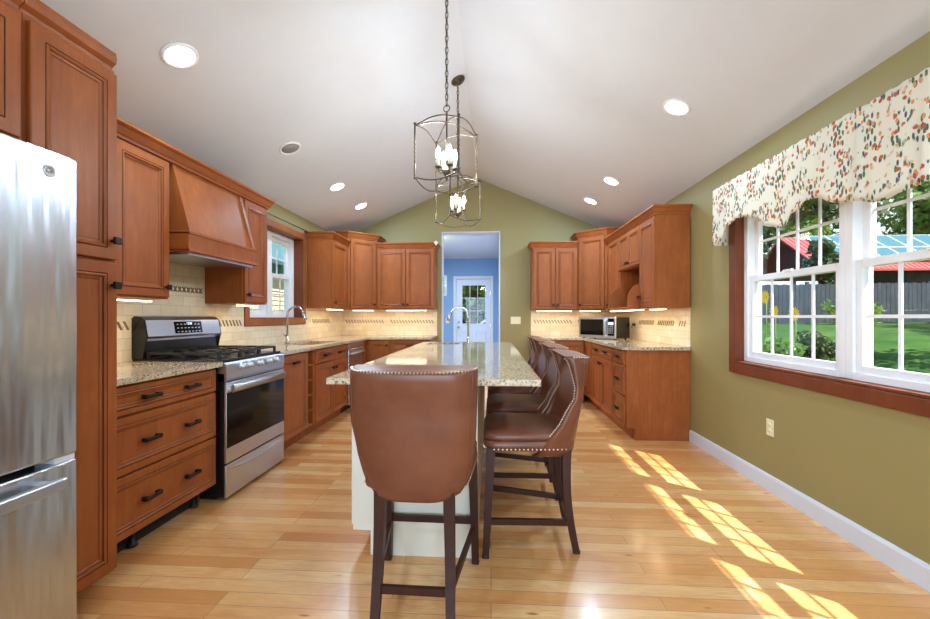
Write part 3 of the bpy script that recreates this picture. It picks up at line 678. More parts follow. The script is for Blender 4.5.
MB().sweep([(.0, -.0), (1.962, 0), (1.962, .318)], [(-.018, -.001)] + [(d + .006, h + .0) for d, h in CROWN[1:-1]] + [(-.018, .085)]).build('moulding', 'cherry_x', cl)
u3 = upper('cherry wall cabinet with side panel facing the left window', (-2.06, 5.20), RL, .63, [(.015, .53, .06)], z0=UZ0, z1=2.22)
crown(u3, [(0, .318), (0, 0), (.62, 0)], 2.22)
# corner diagonals
def diag(label, pts, fl, fr_, rz, z0, z1):
    """pts: plan polygon in world; front edge from fl to fr_"""
    t = thing('corner_wall_cabinet', label, 'cabinet', (fl[0], fl[1], 0), rz)
    MB().prism(pts, z0, z1).build('body', 'cherry', t, t)
    L = math.dist(fl, fr_); door(t, .03, L - .03, z0 + .012, z1 - .015, L - .06 if rz > 0 else .06, z0 + .075, st=.05); return t
YF_ = 6.15
dl = diag('taller cherry corner wall cabinet with angled door in the left back corner', [(XL + .012, 5.835), (-2.06, 5.835), (-1.725, YF_), (-1.725, YB - .012), (XL + .012, YB - .012)], (-2.06, 5.835), (-1.725, YF_), math.atan2(YF_ - 5.835, .335), UZ0, 2.36)
crown(dl, [(XL + .02, 5.835), (-2.06, 5.835), (-1.725, YF_), (-1.725, YB - .02)], 2.36, world=dl)
ul = upper('cherry two-door wall cabinet left of the hall doorway', (-1.72, YF_), 0, .875, [(.012, .433, .405), (.442, .863, .47)], z0=UZ0, z1=2.24)
crown(ul, [(.0, 0), (.875, 0), (.875, .318)], 2.24)
ur = upper('cherry two-door wall cabinet right of the hall doorway', (.615, YF_), 0, .655, [(.012, .323, .295), (.332, .643, .36)], z0=UZ0 - .012, z1=2.23)
crown(ur, [(0, .318), (0, 0), (.65, 0)], 2.23)
dg_ = diag('taller cherry corner wall cabinet with angled door above the microwave', [(1.275, YF_), (1.605, 5.835), (XR - .012, 5.835), (XR - .012, YB - .012), (1.275, YB - .012)], (1.275, YF_), (1.605, 5.835), math.atan2(5.835 - YF_, .33), UZ0 - .012, 2.36)
crown(dg_, [(1.275, YB - .02), (1.275, YF_), (1.605, 5.835), (XR - .02, 5.835)], 2.36, world=dg_)
# right run: narrow door, niche unit, tall door; local x from far (y=5.83) to near
rw = thing('wall_cabinet', 'long cherry wall cabinet with an open curved microwave nook and plain end panel', 'cabinet', (1.605, 5.83, 0), RR)
z0, z1 = 1.298, 2.205; W1, N0, N1, WE = .56, .575, 1.30, 1.71
mb = MB(); mb.box(0, N0, 0, .318, z0, z1).box(N1, WE, 0, .318, z0, z1).box(N0, N1, 0, .318, 1.77, z1).box(N0, N1, .30, .318, z0, 1.77)
mb.build('body', 'cherry', rw)
door(rw, .12, N0 - .008, z0 + .012, z1 - .012, .15, 1.37, st=.045); door(rw, N0 + .004, (N0 + N1) / 2 - .003, 1.78, z1 - .012, (N0 + N1) / 2 - .03, 1.83, st=.045); door(rw, (N0 + N1) / 2 + .003, N1 - .004, 1.78, z1 - .012, (N0 + N1) / 2 + .03, 1.83, st=.045)
door(rw, N1 + .008, WE - .012, z0 + .012, z1 - .012, N1 + .04, 1.42, st=.05)
cur = [(.30, 1.77), (-.005, 1.77), (-.005, 1.56)] + [(-.005 - .135 * math.sin(PI / 2 * k / 10), 1.56 - .19 * (1 - math.cos(PI / 2 * k / 10))) for k in range(1, 11)] + [(-.14, z0), (.30, z0)]
for x in (N0 + .0, N1 - .018): MB().extr(cur, 'x', x, x + .018).build('curved_bracket', 'cherry', rw)
MB().box(N0 + .018, N1 - .018, -.135, .30, z0, z0 + .02, bev=.003).build('shelf', 'cherry', rw)
MB().extr([(-.0, z0), (.318, z0), (.318, z1), (0, z1)], 'x', WE, WE + .004).build('end_panel', 'cherry', rw)
crown(rw, [(.02, 0), (WE + .004, 0), (WE + .004, .318)], 2.205)
# ---------------------------------------------------------------- under-cabinet lights
def strip(label, x0, x1, y0, y1, z, pw=UNDER_W):
    t = thing('under_cabinet_light', label, 'light', ((x0 + x1) / 2, (y0 + y1) / 2, z - .02), 0, 'under-cabinet light bars')
    lx, ly = x1 - x0, y1 - y0
    MB().box(-lx / 2, lx / 2, -ly / 2, ly / 2, .008, .0195).build('housing', 'white', t)
    MB().box(-lx / 2 + .004, lx / 2 - .004, -ly / 2 + .004, ly / 2 - .004, .002, .008).build('lens', 'strip', t)
    light('strip_lamp', 'AREA', t, (0, 0, -.001), pw * max(lx, ly) * 1.6, (1, .80, .52), lx, ly)
strip('warm light bar under the wall cabinet beside the pantry', -2.16, -2.11, 1.80, 2.45, UZ0)
strip('warm light bar under the cabinet between hood and window', -2.16, -2.11, 3.36, 3.60, UZ0)
strip('warm light bar under the cabinet beyond the left window', -2.16, -2.11, 5.28, 5.78, UZ0)
strip('warm light bar under the left corner wall cabinet', -2.12, -1.80, 6.20, 6.25, UZ0)
strip('warm light bar under the cabinet left of the doorway', -1.60, -.98, 6.20, 6.25, UZ0)
strip('warm light bar under the cabinet right of the doorway', .68, 1.20, 6.20, 6.25, UZ0 - .012)
strip('warm light bar under the right corner wall cabinet', 1.32, 1.62, 6.20, 6.25, UZ0 - .012)
strip('warm light bar under the near end of the right wall cabinet', 1.68, 1.73, 4.18, 4.50, 1.298)
strip('warm light bar under the curved nook of the right wall cabinet', 1.62, 1.67, 4.60, 5.75, 1.298)
# ---------------------------------------------------------------- microwave
mw = thing('microwave', 'stainless microwave oven angled in the right back corner of the counter', 'microwave', (1.23, 5.87, .914), math.radians(-50))
MB().box(0.004, .576, .02, .33, .014, .29, bev=.004).build('casing', 'black', mw)
for x in (.05, .53):
    for y in (.05, .30): MB().lathe([(.014, 0), (.012, .015)], (x, y, .0005), 10).build('foot', 'black', mw)
mb = MB(); mb.box(0, .58, 0, .022, .012, .292, bev=.004).build('front_frame', 'steel2', mw)
o = MB().box(.03, .40, -.006, .001, .05, .262, bev=.003).build('door_window', 'blackglass', mw)
MB().box(.418, .446, -.035, -.02, .03, .275, bev=.006).box(.424, .44, -.022, .0, .04, .06).box(.424, .44, -.022, 0, .245, .265).build('handle', 'steel2', mw)
o = MB().box(.468, .56, -.005, .001, .05, .272, bev=.002).build('keypad', 'blackglass', mw)
MB().box(.478, .55, -.0065, -.005, .19, .225).build('display', 'lcd', o)
mb = MB()
for i in range(3):
    for j in range(4): mb.box(.480 + i * .025, .498 + i * .025, -.0062, -.005, .075 + j * .027, .092 + j * .027)
mb.build('buttons', 'steel2', o)
pc = MB().tube([(1.865, 5.60, 1.06), (1.88, 5.62, 1.12), (1.90, 5.63, 1.12), (1.915, 5.64, 1.105)], .004, 6).box(1.895, XR - .014, 5.62, 5.66, 1.09, 1.12)
tag(pc.build('power_cord', 'black'), 'black cord and plug in the tiles beside the microwave', 'cord')
# ---------------------------------------------------------------- wall plates, camera
def plate(label, T, w_, h, kind='outlet', loc=None):
    r = thing(kind, label, 'outlet' if kind == 'outlet' else 'switch', loc, T)
    MB().box(-w_ / 2, w_ / 2, -.006, 0, -h / 2, h / 2, bev=.002).build('cover_plate', 'plate', r)
    if kind == 'outlet':
        for z in (-.02, .02): MB().lathe([(.015, 0), (.015, -.003), (.001, -.003)], (0, -.006, z), 12, axis='y').build('socket', 'plate', r)
    else:
        k = max(1, round(w_ / .05) - 0); k = 3 if w_ > .1 else 1
        for i in range(k): MB().box((i - (k - 1) / 2) * .046 - .008, (i - (k - 1) / 2) * .046 + .008, -.011, -.006, -.018, .018, bev=.002).build('toggle', 'plate', r)
plate('almond outlet low on the olive wall under the window', RR, .072, .115, 'outlet', (XR - .0005, 2.985, .44))
plate('almond outlet in the tiles near the end of the right counter', RR, .072, .115, 'outlet', (XR - t0 - .0005, 4.42, 1.13))
plate('almond three-gang switch plate on the olive wall right of the doorway', 0, .155, .115, 'light_switch', (.385, YB - .0005, 1.155))
plate('small white switch on the blue hall wall beside the door', 0, .075, .115, 'light_switch', (-1.0, HY - .0005, 1.12))
plate('almond outlet in the tiles left of the stove', RL, .072, .115, 'outlet', (XL + t0 + .0005, 1.80, 1.15))
sc_ = thing('security_camera', 'small white camera perched on the crown corner beside the doorway', 'camera', (-.815, 6.085, 2.275))
MB().lathe([(.012, .0), (.012, .012), (.006, .014), (.006, .02)], (0, 0, 0.0), 12).build('stand', 'white', sc_)
MB().lathe([(.02, -.028), (.024, -.022), (.024, .022), (.018, .028)], (0, 0, .035), 16, axis='y').build('housing', 'white', sc_)
fm = thing('wall_mirror', 'small white framed window-like mirror on the blue hall wall', 'mirror', (-1.115, HY, 1.70))
mb = MB()
mb.box(-.10, -.08, -.02, 0, 0, .46).box(.08, .10, -.02, 0, 0, .46).box(-.08, .08, -.02, 0, 0, .02).box(-.08, .08, -.02, 0, .44, .46).box(-.08, .08, -.02, 0, .22, .24)
mb.build('frame', 'white', fm); MB().box(-.08, .08, -.008, -.002, .02, .44).build('mirror_glass', plain('pale_mirror', srgb(150, 180, 200), .1, .6), fm)
# ---------------------------------------------------------------- island
il = thing('kitchen_island', 'cream painted kitchen island base with toe-kick notch', 'island', (-.38, 2.07, 0))
mb = MB(); X0, X1, Y0, Y1 = -.70, -.07, 2.075, 4.74
mb.box(X0 + .002, X1, Y0, Y1, .125, .70).box(X0 + .002, X1, Y0, 4.34, .70, .883).box(X0 + .002, X1, 4.68, Y1, .70, .883).box(KX1 + .01, X1, 4.34, 4.68, .70, .883).box(X0 + .09, X1 - .002, Y0 + .002, Y1 - .002, .001, .125).build('body', 'cream', il, il)
MB().extr([(X0, .125), (X0 + .09, .125), (X0 + .09, .001), (X1 + .004, .001), (X1 + .004, .883), (X0, .883)], 'y', Y0 - .018, Y0).build('end_panel', 'cream', il, il)
T = Matrix.Translation((X0, Y1, 0)) @ Matrix.Rotation(RR, 4, 'Z')
for i in range(4):
    a = .03 + i * .66
    mb = MB(T); mb.panel(a, a + .64, .135, .70, 0, .02, .055).build('door', 'cream', il, il)
    mb = MB(T); mb.panel(a, a + .64, .715, .868, 0, .02, .03).build('drawer', 'cream', il, il)
# ---------------------------------------------------------------- bar stools (local: sitter faces +y)
def make_stool(label):
    t = thing('bar_stool', label, 'bar stool', (0, 0, 0), 0, 'brown leather bar stools at the island')
    def leg(x, y, xt, yt, back):
        mb = MB(); n_ = 7; rings = []
        for i in range(n_ + 1):
            u = i / n_; z = .0 + .55 * u
            bow = .022 * math.sin(PI * u) if back else 0
            cx_ = x + (xt - x) * u; cy_ = y + (yt - y) * u + (bow if back else 0)
            h = .0165 + .0055 * u
            rings.append([(cx_ - h, cy_ - h, z), (cx_ + h, cy_ - h, z), (cx_ + h, cy_ + h, z), (cx_ - h, cy_ + h, z)])
        mb.loft(rings, 0, False); o = mb.build('leg', 'darkwood', t)
        MB().lathe([(.019, .0005), (.019, .012), (.016, .014)], (x, y, 0), 10).build('foot_cap', 'blackiron', o)
    for s_ in (-1, 1):
        leg(s_ * .218, .232, s_ * .205, .205, False); leg(s_ * .148, -.232, s_ * .136, -.185, True)
    def st(a, b, nm): MB().bar(a, b, .018, .030).build(nm, 'darkwood', t)
    st((-.205, .226, .21), (.205, .226, .21), 'footrest'); st((-.148, -.203, .14), (.148, -.203, .14), 'stretcher')
    for s_ in (-1, 1): st((s_ * .208, .222, .175), (s_ * .149, -.205, .155), 'stretcher')
    # seat frame and cushion
    def seat_ring(z, g):
        pts = []
        for k in range(40):
            a = 2 * PI * k / 40; c, s2 = math.cos(a), math.sin(a)
            e = .28; px = math.copysign(abs(c) ** e, c); py = math.copysign(abs(s2) ** e, s2)
            wx = .235 - .03 * (1 - py) / 2
            pts.append((px * (wx - g), py * (.235 - g) + .01, z))
        return pts
    MB().loft([seat_ring(.535, .008), seat_ring(.54, .002), seat_ring(.582, .0), seat_ring(.585, .006)]).build('seat_frame', 'leather', t)
    MB().loft([seat_ring(.584, .010), seat_ring(.590, .002), seat_ring(.605, -.001), seat_ring(.620, .006), seat_ring(.632, .028), seat_ring(.640, .07), seat_ring(.644, .13), seat_ring(.645, .2)]).build('seat', 'leather', t)
    # wrapped back
    zs = [.485, .49, .505, .54, .60, .67, .74, .80, .86, .92, .965, .99, 1.0, 1.004]
    def lerp(tab, z):
        for (a, va), (b, vb) in zip(tab, tab[1:]):
            if z <= b: 
                u = max(0, (z - a) / (b - a)); u = u * u * (3 - 2 * u); return va + (vb - va) * u
        return tab[-1][1]
    W = [(.485, .155), (.50, .188), (.54, .212), (.60, .226), (.70, .240), (.82, .247), (.92, .250), (1.01, .252)]
    YBk = [(.485, -.222), (.60, -.238), (.80, -.262), (1.01, -.300)]
    YFr = [(.485, -.02), (.53, -.045), (.60, -.085), (.70, -.150), (.80, -.205), (.88, -.212), (.95, -.185), (1.01, -.165)]
    rings = []; edge = {-1: [], 1: []}; topedge = []
    for z in zs:
        w_ = lerp(W, z); yb = lerp(YBk, z); yf = lerp(YFr, z); gi = {.485: .012, .49: .004, 1.0: .004, 1.004: .012}.get(z, 0)
        N = 22; th = .048 - .026 * max(0, min(1, (z - .90) / .10)); outer = []; inner = []
        for k in range(N + 1):
            a = PI * k / N; c, s2 = math.cos(a), math.sin(a)
            e = .42; px = math.copysign(abs(c) ** e, c); py = abs(s2) ** .75
            outer.append((-px * (w_ - gi), yf + gi - (yf - yb) * py + 0 * gi + (gi * 2) * py * 0, z + .010 * (abs(px) ** 4) * (z > .95)))
            iw = w_ - th; iy = yb + th + .012 * (z < .97); 
            inner.append((-px * (iw + gi), yf + gi + (min(iy - yf, -.0)) * py ** .9, z + .010 * (abs(px) ** 4) * (z > .95)))
        rings.append(outer + inner[::-1])
        for s_, q, q2 in ((-1, outer[0], inner[0]), (1, outer[-1], inner[-1])): edge[s_].append(((q[0] * .62 + q2[0] * .38), q[1] + .003, z))
        if z == 1.0: topedge = outer
    bo = MB().loft(rings).build('backrest', 'leather', t)
    # seams on the outer back
    for kk in (4, 18): MB().tube([(r_[kk][0], r_[kk][1] - .0005, r_[kk][2]) for r_ in rings[1:-1]], .0028, 6).build('seam', 'leather', bo)
    # nailheads
    def heads(mb, path, n_):
        L = [0]
        for a, b in zip(path, path[1:]): L.append(L[-1] + math.dist(a, b))
        for i in range(n_):
            d = L[-1] * (i + .5) / n_
            for j in range(len(path) - 1):
                if L[j + 1] >= d:
                    u = (d - L[j]) / max(1e-6, L[j + 1] - L[j]); p = Vector(path[j]).lerp(Vector(path[j + 1]), u); break
            bmesh.ops.create_icosphere(mb.bm, subdivisions=1, radius=.0048, matrix=Matrix.Translation(p))
    for s_ in (-1, 1): mb = MB(); heads(mb, edge[s_][3:], 40); mb.build('nailhead_trim', 'brass', bo)
    mb = MB(); heads(mb, [(p[0] * 1.002, p[1] - .001, p[2]) for p in topedge[1:-1]], 44)
    o = mb.build('nailhead_trim', 'brass', bo)
    mb = MB(); r_ = seat_ring(.545, -.001); heads(mb, [p for p in r_ if p[1] > -.12] [0:0] or r_[36:] + r_[:24] , 60)
    mb.build('nailhead_trim', 'brass', t)
    return t
st0 = make_stool('brown leather bar stool at the near end of the island, seen from behind')
for nm, (x, y, rz) in {'first': (.205, 2.292, 90), 'second': (.215, 2.905, 90), 'third': (.22, 3.52, 91), 'fourth': (.205, 4.13, 88)}.items():
    c = dup(st0); c.location = (x, y, 0); c.rotation_euler = (0, 0, math.radians(rz))
    c['label'] = {'first': 'brown leather bar stool nearest the camera along the island side, nailheads in view', 'second': 'brown leather bar stool second from the camera along the island side', 'third': 'brown leather bar stool third from the camera along the island side', 'fourth': 'brown leather bar stool farthest from the camera along the island side'}[nm]
st0.location = (-.298, 1.795, 0); st0.rotation_euler = (0, 0, math.radians(-1))
# ---------------------------------------------------------------- pendants
def link_ring(mb, c, a, b, r, turn):
    pts = []
    for k in range(12):
        t_ = 2 * PI * k / 12; u, v_ = a * math.cos(t_), b * math.sin(t_)
        pts.append((c[0] + (u if turn else 0), c[1] + (0 if turn else u), c[2] + v_))
    mb.tube(pts, r, 5, closed=True)
def pendant(label, loc, rz, zc, s=.15):
    """loc z = bottom of the cage; zc canopy height"""
    t = thing('pendant_light', label, 'pendant light', loc, rz, 'iron lantern pendants over the island')
    h = .37; top = zc - loc[2]
    cn = [(-s, -s), (s, -s), (s, s), (-s, s)]
    for x, y in cn:
        mb = MB(); rings = []; n_ = 40
        for i in range(n_ + 1):
            z = .03 + (h - .03) * i / n_; tw = (max(0, min(1, (i / n_ - .25) / .5))) * PI * 3
            rr = .0065; rings.append([(x + rr * math.cos(tw + PI / 4 + PI / 2 * k), y + rr * math.sin(tw + PI / 4 + PI / 2 * k), z) for k in range(4)])
        mb.loft(rings, 0, False)
        mb.lathe([(.010, 0), (.010, .006), (.006, .01)], (x, y, h), 8).lathe([(.010, 0), (.010, .008)], (x, y, .026), 8)
        mb.build('post', 'iron', t)
    def arc(a, b, z, dz, n_=12):
        return [(a[0] + (b[0] - a[0]) * i / n_, a[1] + (b[1] - a[1]) * i / n_, z + dz * math.sin(PI * i / n_)) for i in range(n_ + 1)]
    mb = MB()
    for i in range(4): mb.tube(arc(cn[i], cn[(i + 1) % 4], h - .01, .035), .0042, 6)
    for i in range(2): mb.tube(arc(cn[i], cn[i + 2], h - .01, .06), .0048, 6)
    mb.build('top_frame', 'iron', t)
    mb = MB()
    for i in range(4): mb.tube(arc(cn[i], cn[(i + 1) % 4], .035, -.032), .0042, 6)
    mb.build('bottom_frame', 'iron', t)
    MB().tube([(0, 0, h + .12), (0, 0, .10)], .0065, 8).lathe([(.004, -.055), (.012, -.045), (.008, -.035), (.022, -.02), (.028, 0), (.012, .012), (.01, .04)], (0, 0, .10), 14).build('stem', 'iron', t)
    for k in range(4):
        a = PI / 4 + k * PI / 2; dx, dy = math.cos(a), math.sin(a)
        mb = MB(); mb.tube([(dx * .01, dy * .01, .10), (dx * .035, dy * .035, .085), (dx * .055, dy * .055, .10), (dx * .058, dy * .058, .115)], .0045, 6)
        mb.lathe([(.006, 0), (.020, .006), (.022, .012), (.012, .014)], (dx * .058, dy * .058, .113), 12)
        o = mb.build('candle_arm', 'iron', t)
        MB().lathe([(.0105, 0), (.0105, .05), (.008, .052)], (dx * .058, dy * .058, .127), 12).build('candle_sleeve', 'cream', o)
        MB().lathe([(.006, 0), (.012, .012), (.0155, .026), (.013, .042), (.007, .060), (.002, .075)], (dx * .058, dy * .058, .178), 12).build('bulb', 'bulb', o)
    light('candle_glow', 'POINT', t, (0, 0, .25), PEND_W, (.68, .83, 1), .03)
    mb = MB(); link_ring(mb, (0, 0, h + .14), .022, .022, .0035, True)
    z = h + .175; i = 0
    while z < top - .045: link_ring(mb, (0, 0, z), .010, .024, .0028, i % 2); z += .038; i += 1
    mb.tube([(.004, 0, h + .15), (-.004, .003, (h + top) / 2), (.003, 0, top - .02)], .0022, 5)
    mb.build('chain', 'iron', t)
    T = Matrix.Translation((0, 0, top)) @ Matrix.Rotation(-rz, 4, 'Z') @ Matrix.Rotation(-math.atan(SL), 4, 'Y')
    MB(T).lathe([(.066, 0.0), (.066, -.010), (.055, -.022), (.02, -.028), (.012, -.045), (.004, -.05)], (0, 0, 0), 24).build('canopy', 'iron', t)
pendant('nearer iron lantern pendant with four candle bulbs on a long chain', (-.287, 2.66, 2.05), math.radians(-19), cz(-.287) - .001)
pendant('farther iron lantern pendant with four candle bulbs, nearer the doorway', (-.30, 3.73, 2.05), math.radians(31), cz(-.30) - .001)
# ---------------------------------------------------------------- recessed lamps
def downlight(label, x, y, on=True):
    sg = 1 if x > XM else -1; th = math.atan(SL) * sg
    t = thing('recessed_light', label, 'ceiling light', (x, y, cz(x)), 0, 'recessed ceiling lights')
    R_ = Matrix.Rotation(th, 4, 'Y')
    MB(R_).lathe([(.078, -.001), (.098, -.001), (.098, -.005), (.090, -.009), (.078, -.006)], (0, 0, 0), 32, cap=False).loft([], 0).build('trim_ring', 'white', t) if False else MB(R_).loft([[(r_ * math.cos(2 * PI * k / 32), r_ * math.sin(2 * PI * k / 32), h) for k in range(32)] for r_, h in ((.076, -.0005), (.098, -.0005), (.097, -.006), (.088, -.010), (.076, -.006), (.076, -.0005))], cap=False).build('trim_ring', 'white', t)
    MB(R_).lathe([(.076, -.001), (.076, -.004), (.001, -.005)], (0, 0, 0), 28).build('lens', 'led' if on else 'off_lens', t)
    if on: light('lamp', 'AREA', t, R_ @ Vector((0, 0, -.012)), LAMP_W, (.56, .78, 1), .15, rot=(0, th, 0))
M['off_lens'] = plain('unlit_lens', srgb(150, 150, 148), .5)
downlight('lit recessed ceiling light nearest the refrigerator', -1.80, 2.28); downlight('unlit grey recessed ceiling light above the range hood', -1.80, 3.59, False)
downlight('lit recessed ceiling light above the left window', -1.79, 4.70); downlight('lit recessed ceiling light by the left corner cabinet', -1.78, 5.55)
downlight('lit recessed ceiling light nearest the valance window', 1.34, 3.07); downlight('lit recessed ceiling light above the right wall cabinets', 1.34, 4.69); downlight('lit recessed ceiling light by the right corner cabinet', 1.31, 5.52)
for x, y, lb in ((-1.8, .4, 'added unseen recessed ceiling light over the refrigerator'), (1.34, .6, 'added unseen recessed ceiling light above the near end of the valance window'), (-1.8, -1.5, 'added unseen recessed ceiling light at the left rear'), (1.34, -1.5, 'added unseen recessed ceiling light at the right rear')): downlight(lb, x, y)  # unseen lamps repeating the rows, kept to light the scene
hl = thing('hall_fill_light', 'added lamp hidden from view that brightens the blue hall', 'ceiling light', (-.99, 6.95, HZ))  # made-up lamp set out of sight to brighten the hall
MB().lathe([(.12, -.001), (.12, -.03), (.08, -.05), (.001, -.06)], (0, 0, 0), 24).build('shade', 'led', hl); light('lamp', 'AREA', hl, (0, 0, -.07), 80, (.84, .92, 1), .2)
# ---------------------------------------------------------------- valance
cr0 = thing('curtain_rod', 'thin dark curtain rod mounted above the left kitchen window', 'curtain rod', (XL, 4.5, 2.30))
MB().tube([(.045, -.68, 0), (.045, .66, 0)], .006, 8).build('rod', 'black', cr0)
for y in (-.66, .64): MB().tube([(.0, y, 0), (.045, y, 0)], .005, 6).build('bracket', 'black', cr0)
prof = [(.45, 1.80), (.9, 1.86), (1.2, 1.76), (1.5, 1.86), (1.79, 1.765), (2.0, 1.745), (2.21, 1.795), (2.42, 1.875), (2.55, 1.83), (2.682, 1.764), (2.76, 1.79), (2.84, 1.845), (2.95, 1.895), (3.07, 1.93), (3.15, 1.925), (3.25, 1.89), (3.35, 1.825), (3.44, 1.785), (3.47, 1.785)]
def zb(y):
    for (a, va), (b, vb) in zip(prof, prof[1:]):
        if y <= b: u = (y - a) / (b - a); u = u * u * (3 - 2 * u); return va + (vb - va) * u
    return prof[-1][1]
vl = thing('valance', 'cream floral fabric valance with scalloped hem over the window', 'valance', (XR - .12, 1.95, 1.75))
path = [(XR - .004, .45)] + [(XR - .004 - .13 * i / 4, .45) for i in range(1, 4)]
ys = [.45 + 3.025 * i / 150 for i in range(151)]
path = [(XR - .006 - .125 * i / 5, .45) for i in range(5)] + [(XR - .131, y) for y in ys] + [(XR - .131 + .125 * i / 5, 3.475) for i in range(1, 6)]
rings = []; nz = 12
for j in range(nz + 1):
    r_ = []
    for i, (x, y) in enumerate(path):
        z1_ = 2.235 + .004 * math.sin(y * 83); z0_ = zb(min(y - .02, 3.44)) ; f_ = j / nz; z = z1_ + (z0_ - z1_) * f_
        am = .004 + .012 * f_; ph = (y / .33) % 1; wv = -2.2 * am * max(0, 1 - abs(ph - .5) * 16) + am * .7 * math.sin(y * 19 + 1.0 * math.sin(y * 5)) + .004 * math.sin(y * 47 + 2 * f_) * f_
        d = wv if 5 <= i < len(path) - 5 else 0
        r_.append((x + d, y, z))
    rings.append(r_)
o = MB().loft(rings, closed=False).build('fabric_panel', 'fabric', vl, vl)
md = o.modifiers.new('thickness', 'SOLIDIFY'); md.thickness = .002
MB().tube([(XR - .10, .46, 2.20), (XR - .10, 3.46, 2.20)], .008, 8).box(XR - .10, XR, .455, .465, 2.19, 2.21).box(XR - .10, XR, 3.455, 3.465, 2.19, 2.21).build('curtain_rod', 'white', vl, vl)
# ---------------------------------------------------------------- outdoors
def gz(x, y):
    r = math.hypot(x - XR, y - 2) if x > XR else 0
    u = max(0, min(1, (r - 2) / 14)); return -.55 + 1.5 * u * u * (3 - 2 * u) + .05 * noise.noise(Vector((x * .3, y * .3, 0)))
mb = MB(); N = 44; gr = {}
for i in range(N + 1):
    for j in range(N + 1):
        x = XR + .3 + 44 * (i / N) ** 1.3; y = -14 + 60 * j / N; gr[i, j] = mb.v((x, y, gz(x, y)))
for i in range(N):
    for j in range(N): mb.f([gr[i, j], gr[i + 1, j], gr[i + 1, j + 1], gr[i, j + 1]], 0, True)
tag(mb.build('lawn', 'grass'), 'green mown lawn rising towards the fence', 'lawn', kind='structure')
struct(MB().box(-30, XL - .4, -14, 46, -.7, -.55).box(XL - .4, XR + .4, 9.65, 46, -.3, -.12).box(XL - .4, XR + .4, -14, YF - .2, -.3, -.12).build('ground_outside', 'grass'))
def fence(label, x0, x1, y, n, h=1.45):
    t = thing('wooden_fence', label, 'fence', ((x0 + x1) / 2, y, gz((x0 + x1) / 2, y)))
    for i in range(n):
        a = x0 + (x1 - x0) * i / n; b = x0 + (x1 - x0) * (i + 1) / n; z = gz((a + b) / 2, y) + .03; mb = MB(); k = 14
        for j in range(k):
            u = a + (b - a) * j / k; v_ = a + (b - a) * (j + .92) / k; mb.box(u, v_, y, y + .02, z, z + h - .02 * (j % 2))
        for zz in (.35, h - .3): mb.box(a, b, y + .02, y + .06, z + zz, z + zz + .08)
        mb.build('fence_panel', 'fencewood', t, t)
        MB().box(a - .05, a + .05, y + .02, y + .12, z - .2, z + h + .08).build('post', 'fencewood', t, t)
fence('grey weathered board fence across the lawn', 9.6, 26.5, 16, 8)
# solar roof building
hs = thing('outbuilding', 'building with red metal roof covered in solar panels', 'building', (20, 20, 1))
RX0, RX1 = 15.3, 30; ra, rb_ = (20.0, 3.42), (22.9, 5.42)
mb = MB(); mb.extr([(20.9, .6), (25.4, .6), (25.4, 3.5), (22.9, 5.25), (20.9, 3.8)], 'x', RX0 + 4.5, RX1 - .6).build('walls', 'fencewood', hs, hs)
mb = MB(); mb.extr([ra, rb_, (25.8, 3.42), (25.8, 3.34), (rb_[0], rb_[1] - .09), (ra[0], ra[1] - .09)], 'x', RX0, RX1)
dv = Vector((0, rb_[0] - ra[0], rb_[1] - ra[1])); Ld = dv.length; dv.normalize(); nv = Vector((0, -dv.z, dv.y))
for i in range(60):
    x = RX0 + .12 + i * .245
    if x < RX1: 
        a = Vector((x, ra[0], ra[1])) + nv * .012; mb.bar(a, a + dv * Ld, .03, .03, 0, nv)
mb.build('roof', 'redmetal', hs, hs)
for r_ in range(2):
    for c_ in range(9):
        x0 = RX0 + 1.15 + c_ * 1.02; s0 = .62 + r_ * 1.42; base = Vector((0, ra[0], ra[1])) + nv * .08
        def q(x, s_, n_): return Vector((x, 0, 0)) + base + dv * s_ + nv * n_
        mb = MB(); mb.loft([[q(x0, s0, n_), q(x0 + 1, s0, n_), q(x0 + 1, s0 + 1.4, n_), q(x0, s0 + 1.4, n_)] for n_ in (0, .035)], 1, False)
        mb.loft([[q(x0 + .03, s0 + .03, n_), q(x0 + .97, s0 + .03, n_), q(x0 + .97, s0 + 1.37, n_), q(x0 + .03, s0 + 1.37, n_)] for n_ in (.0352, .037)], 0, False)
        mb.build('solar_panel', ['solar', 'solarframe'], hs, hs)
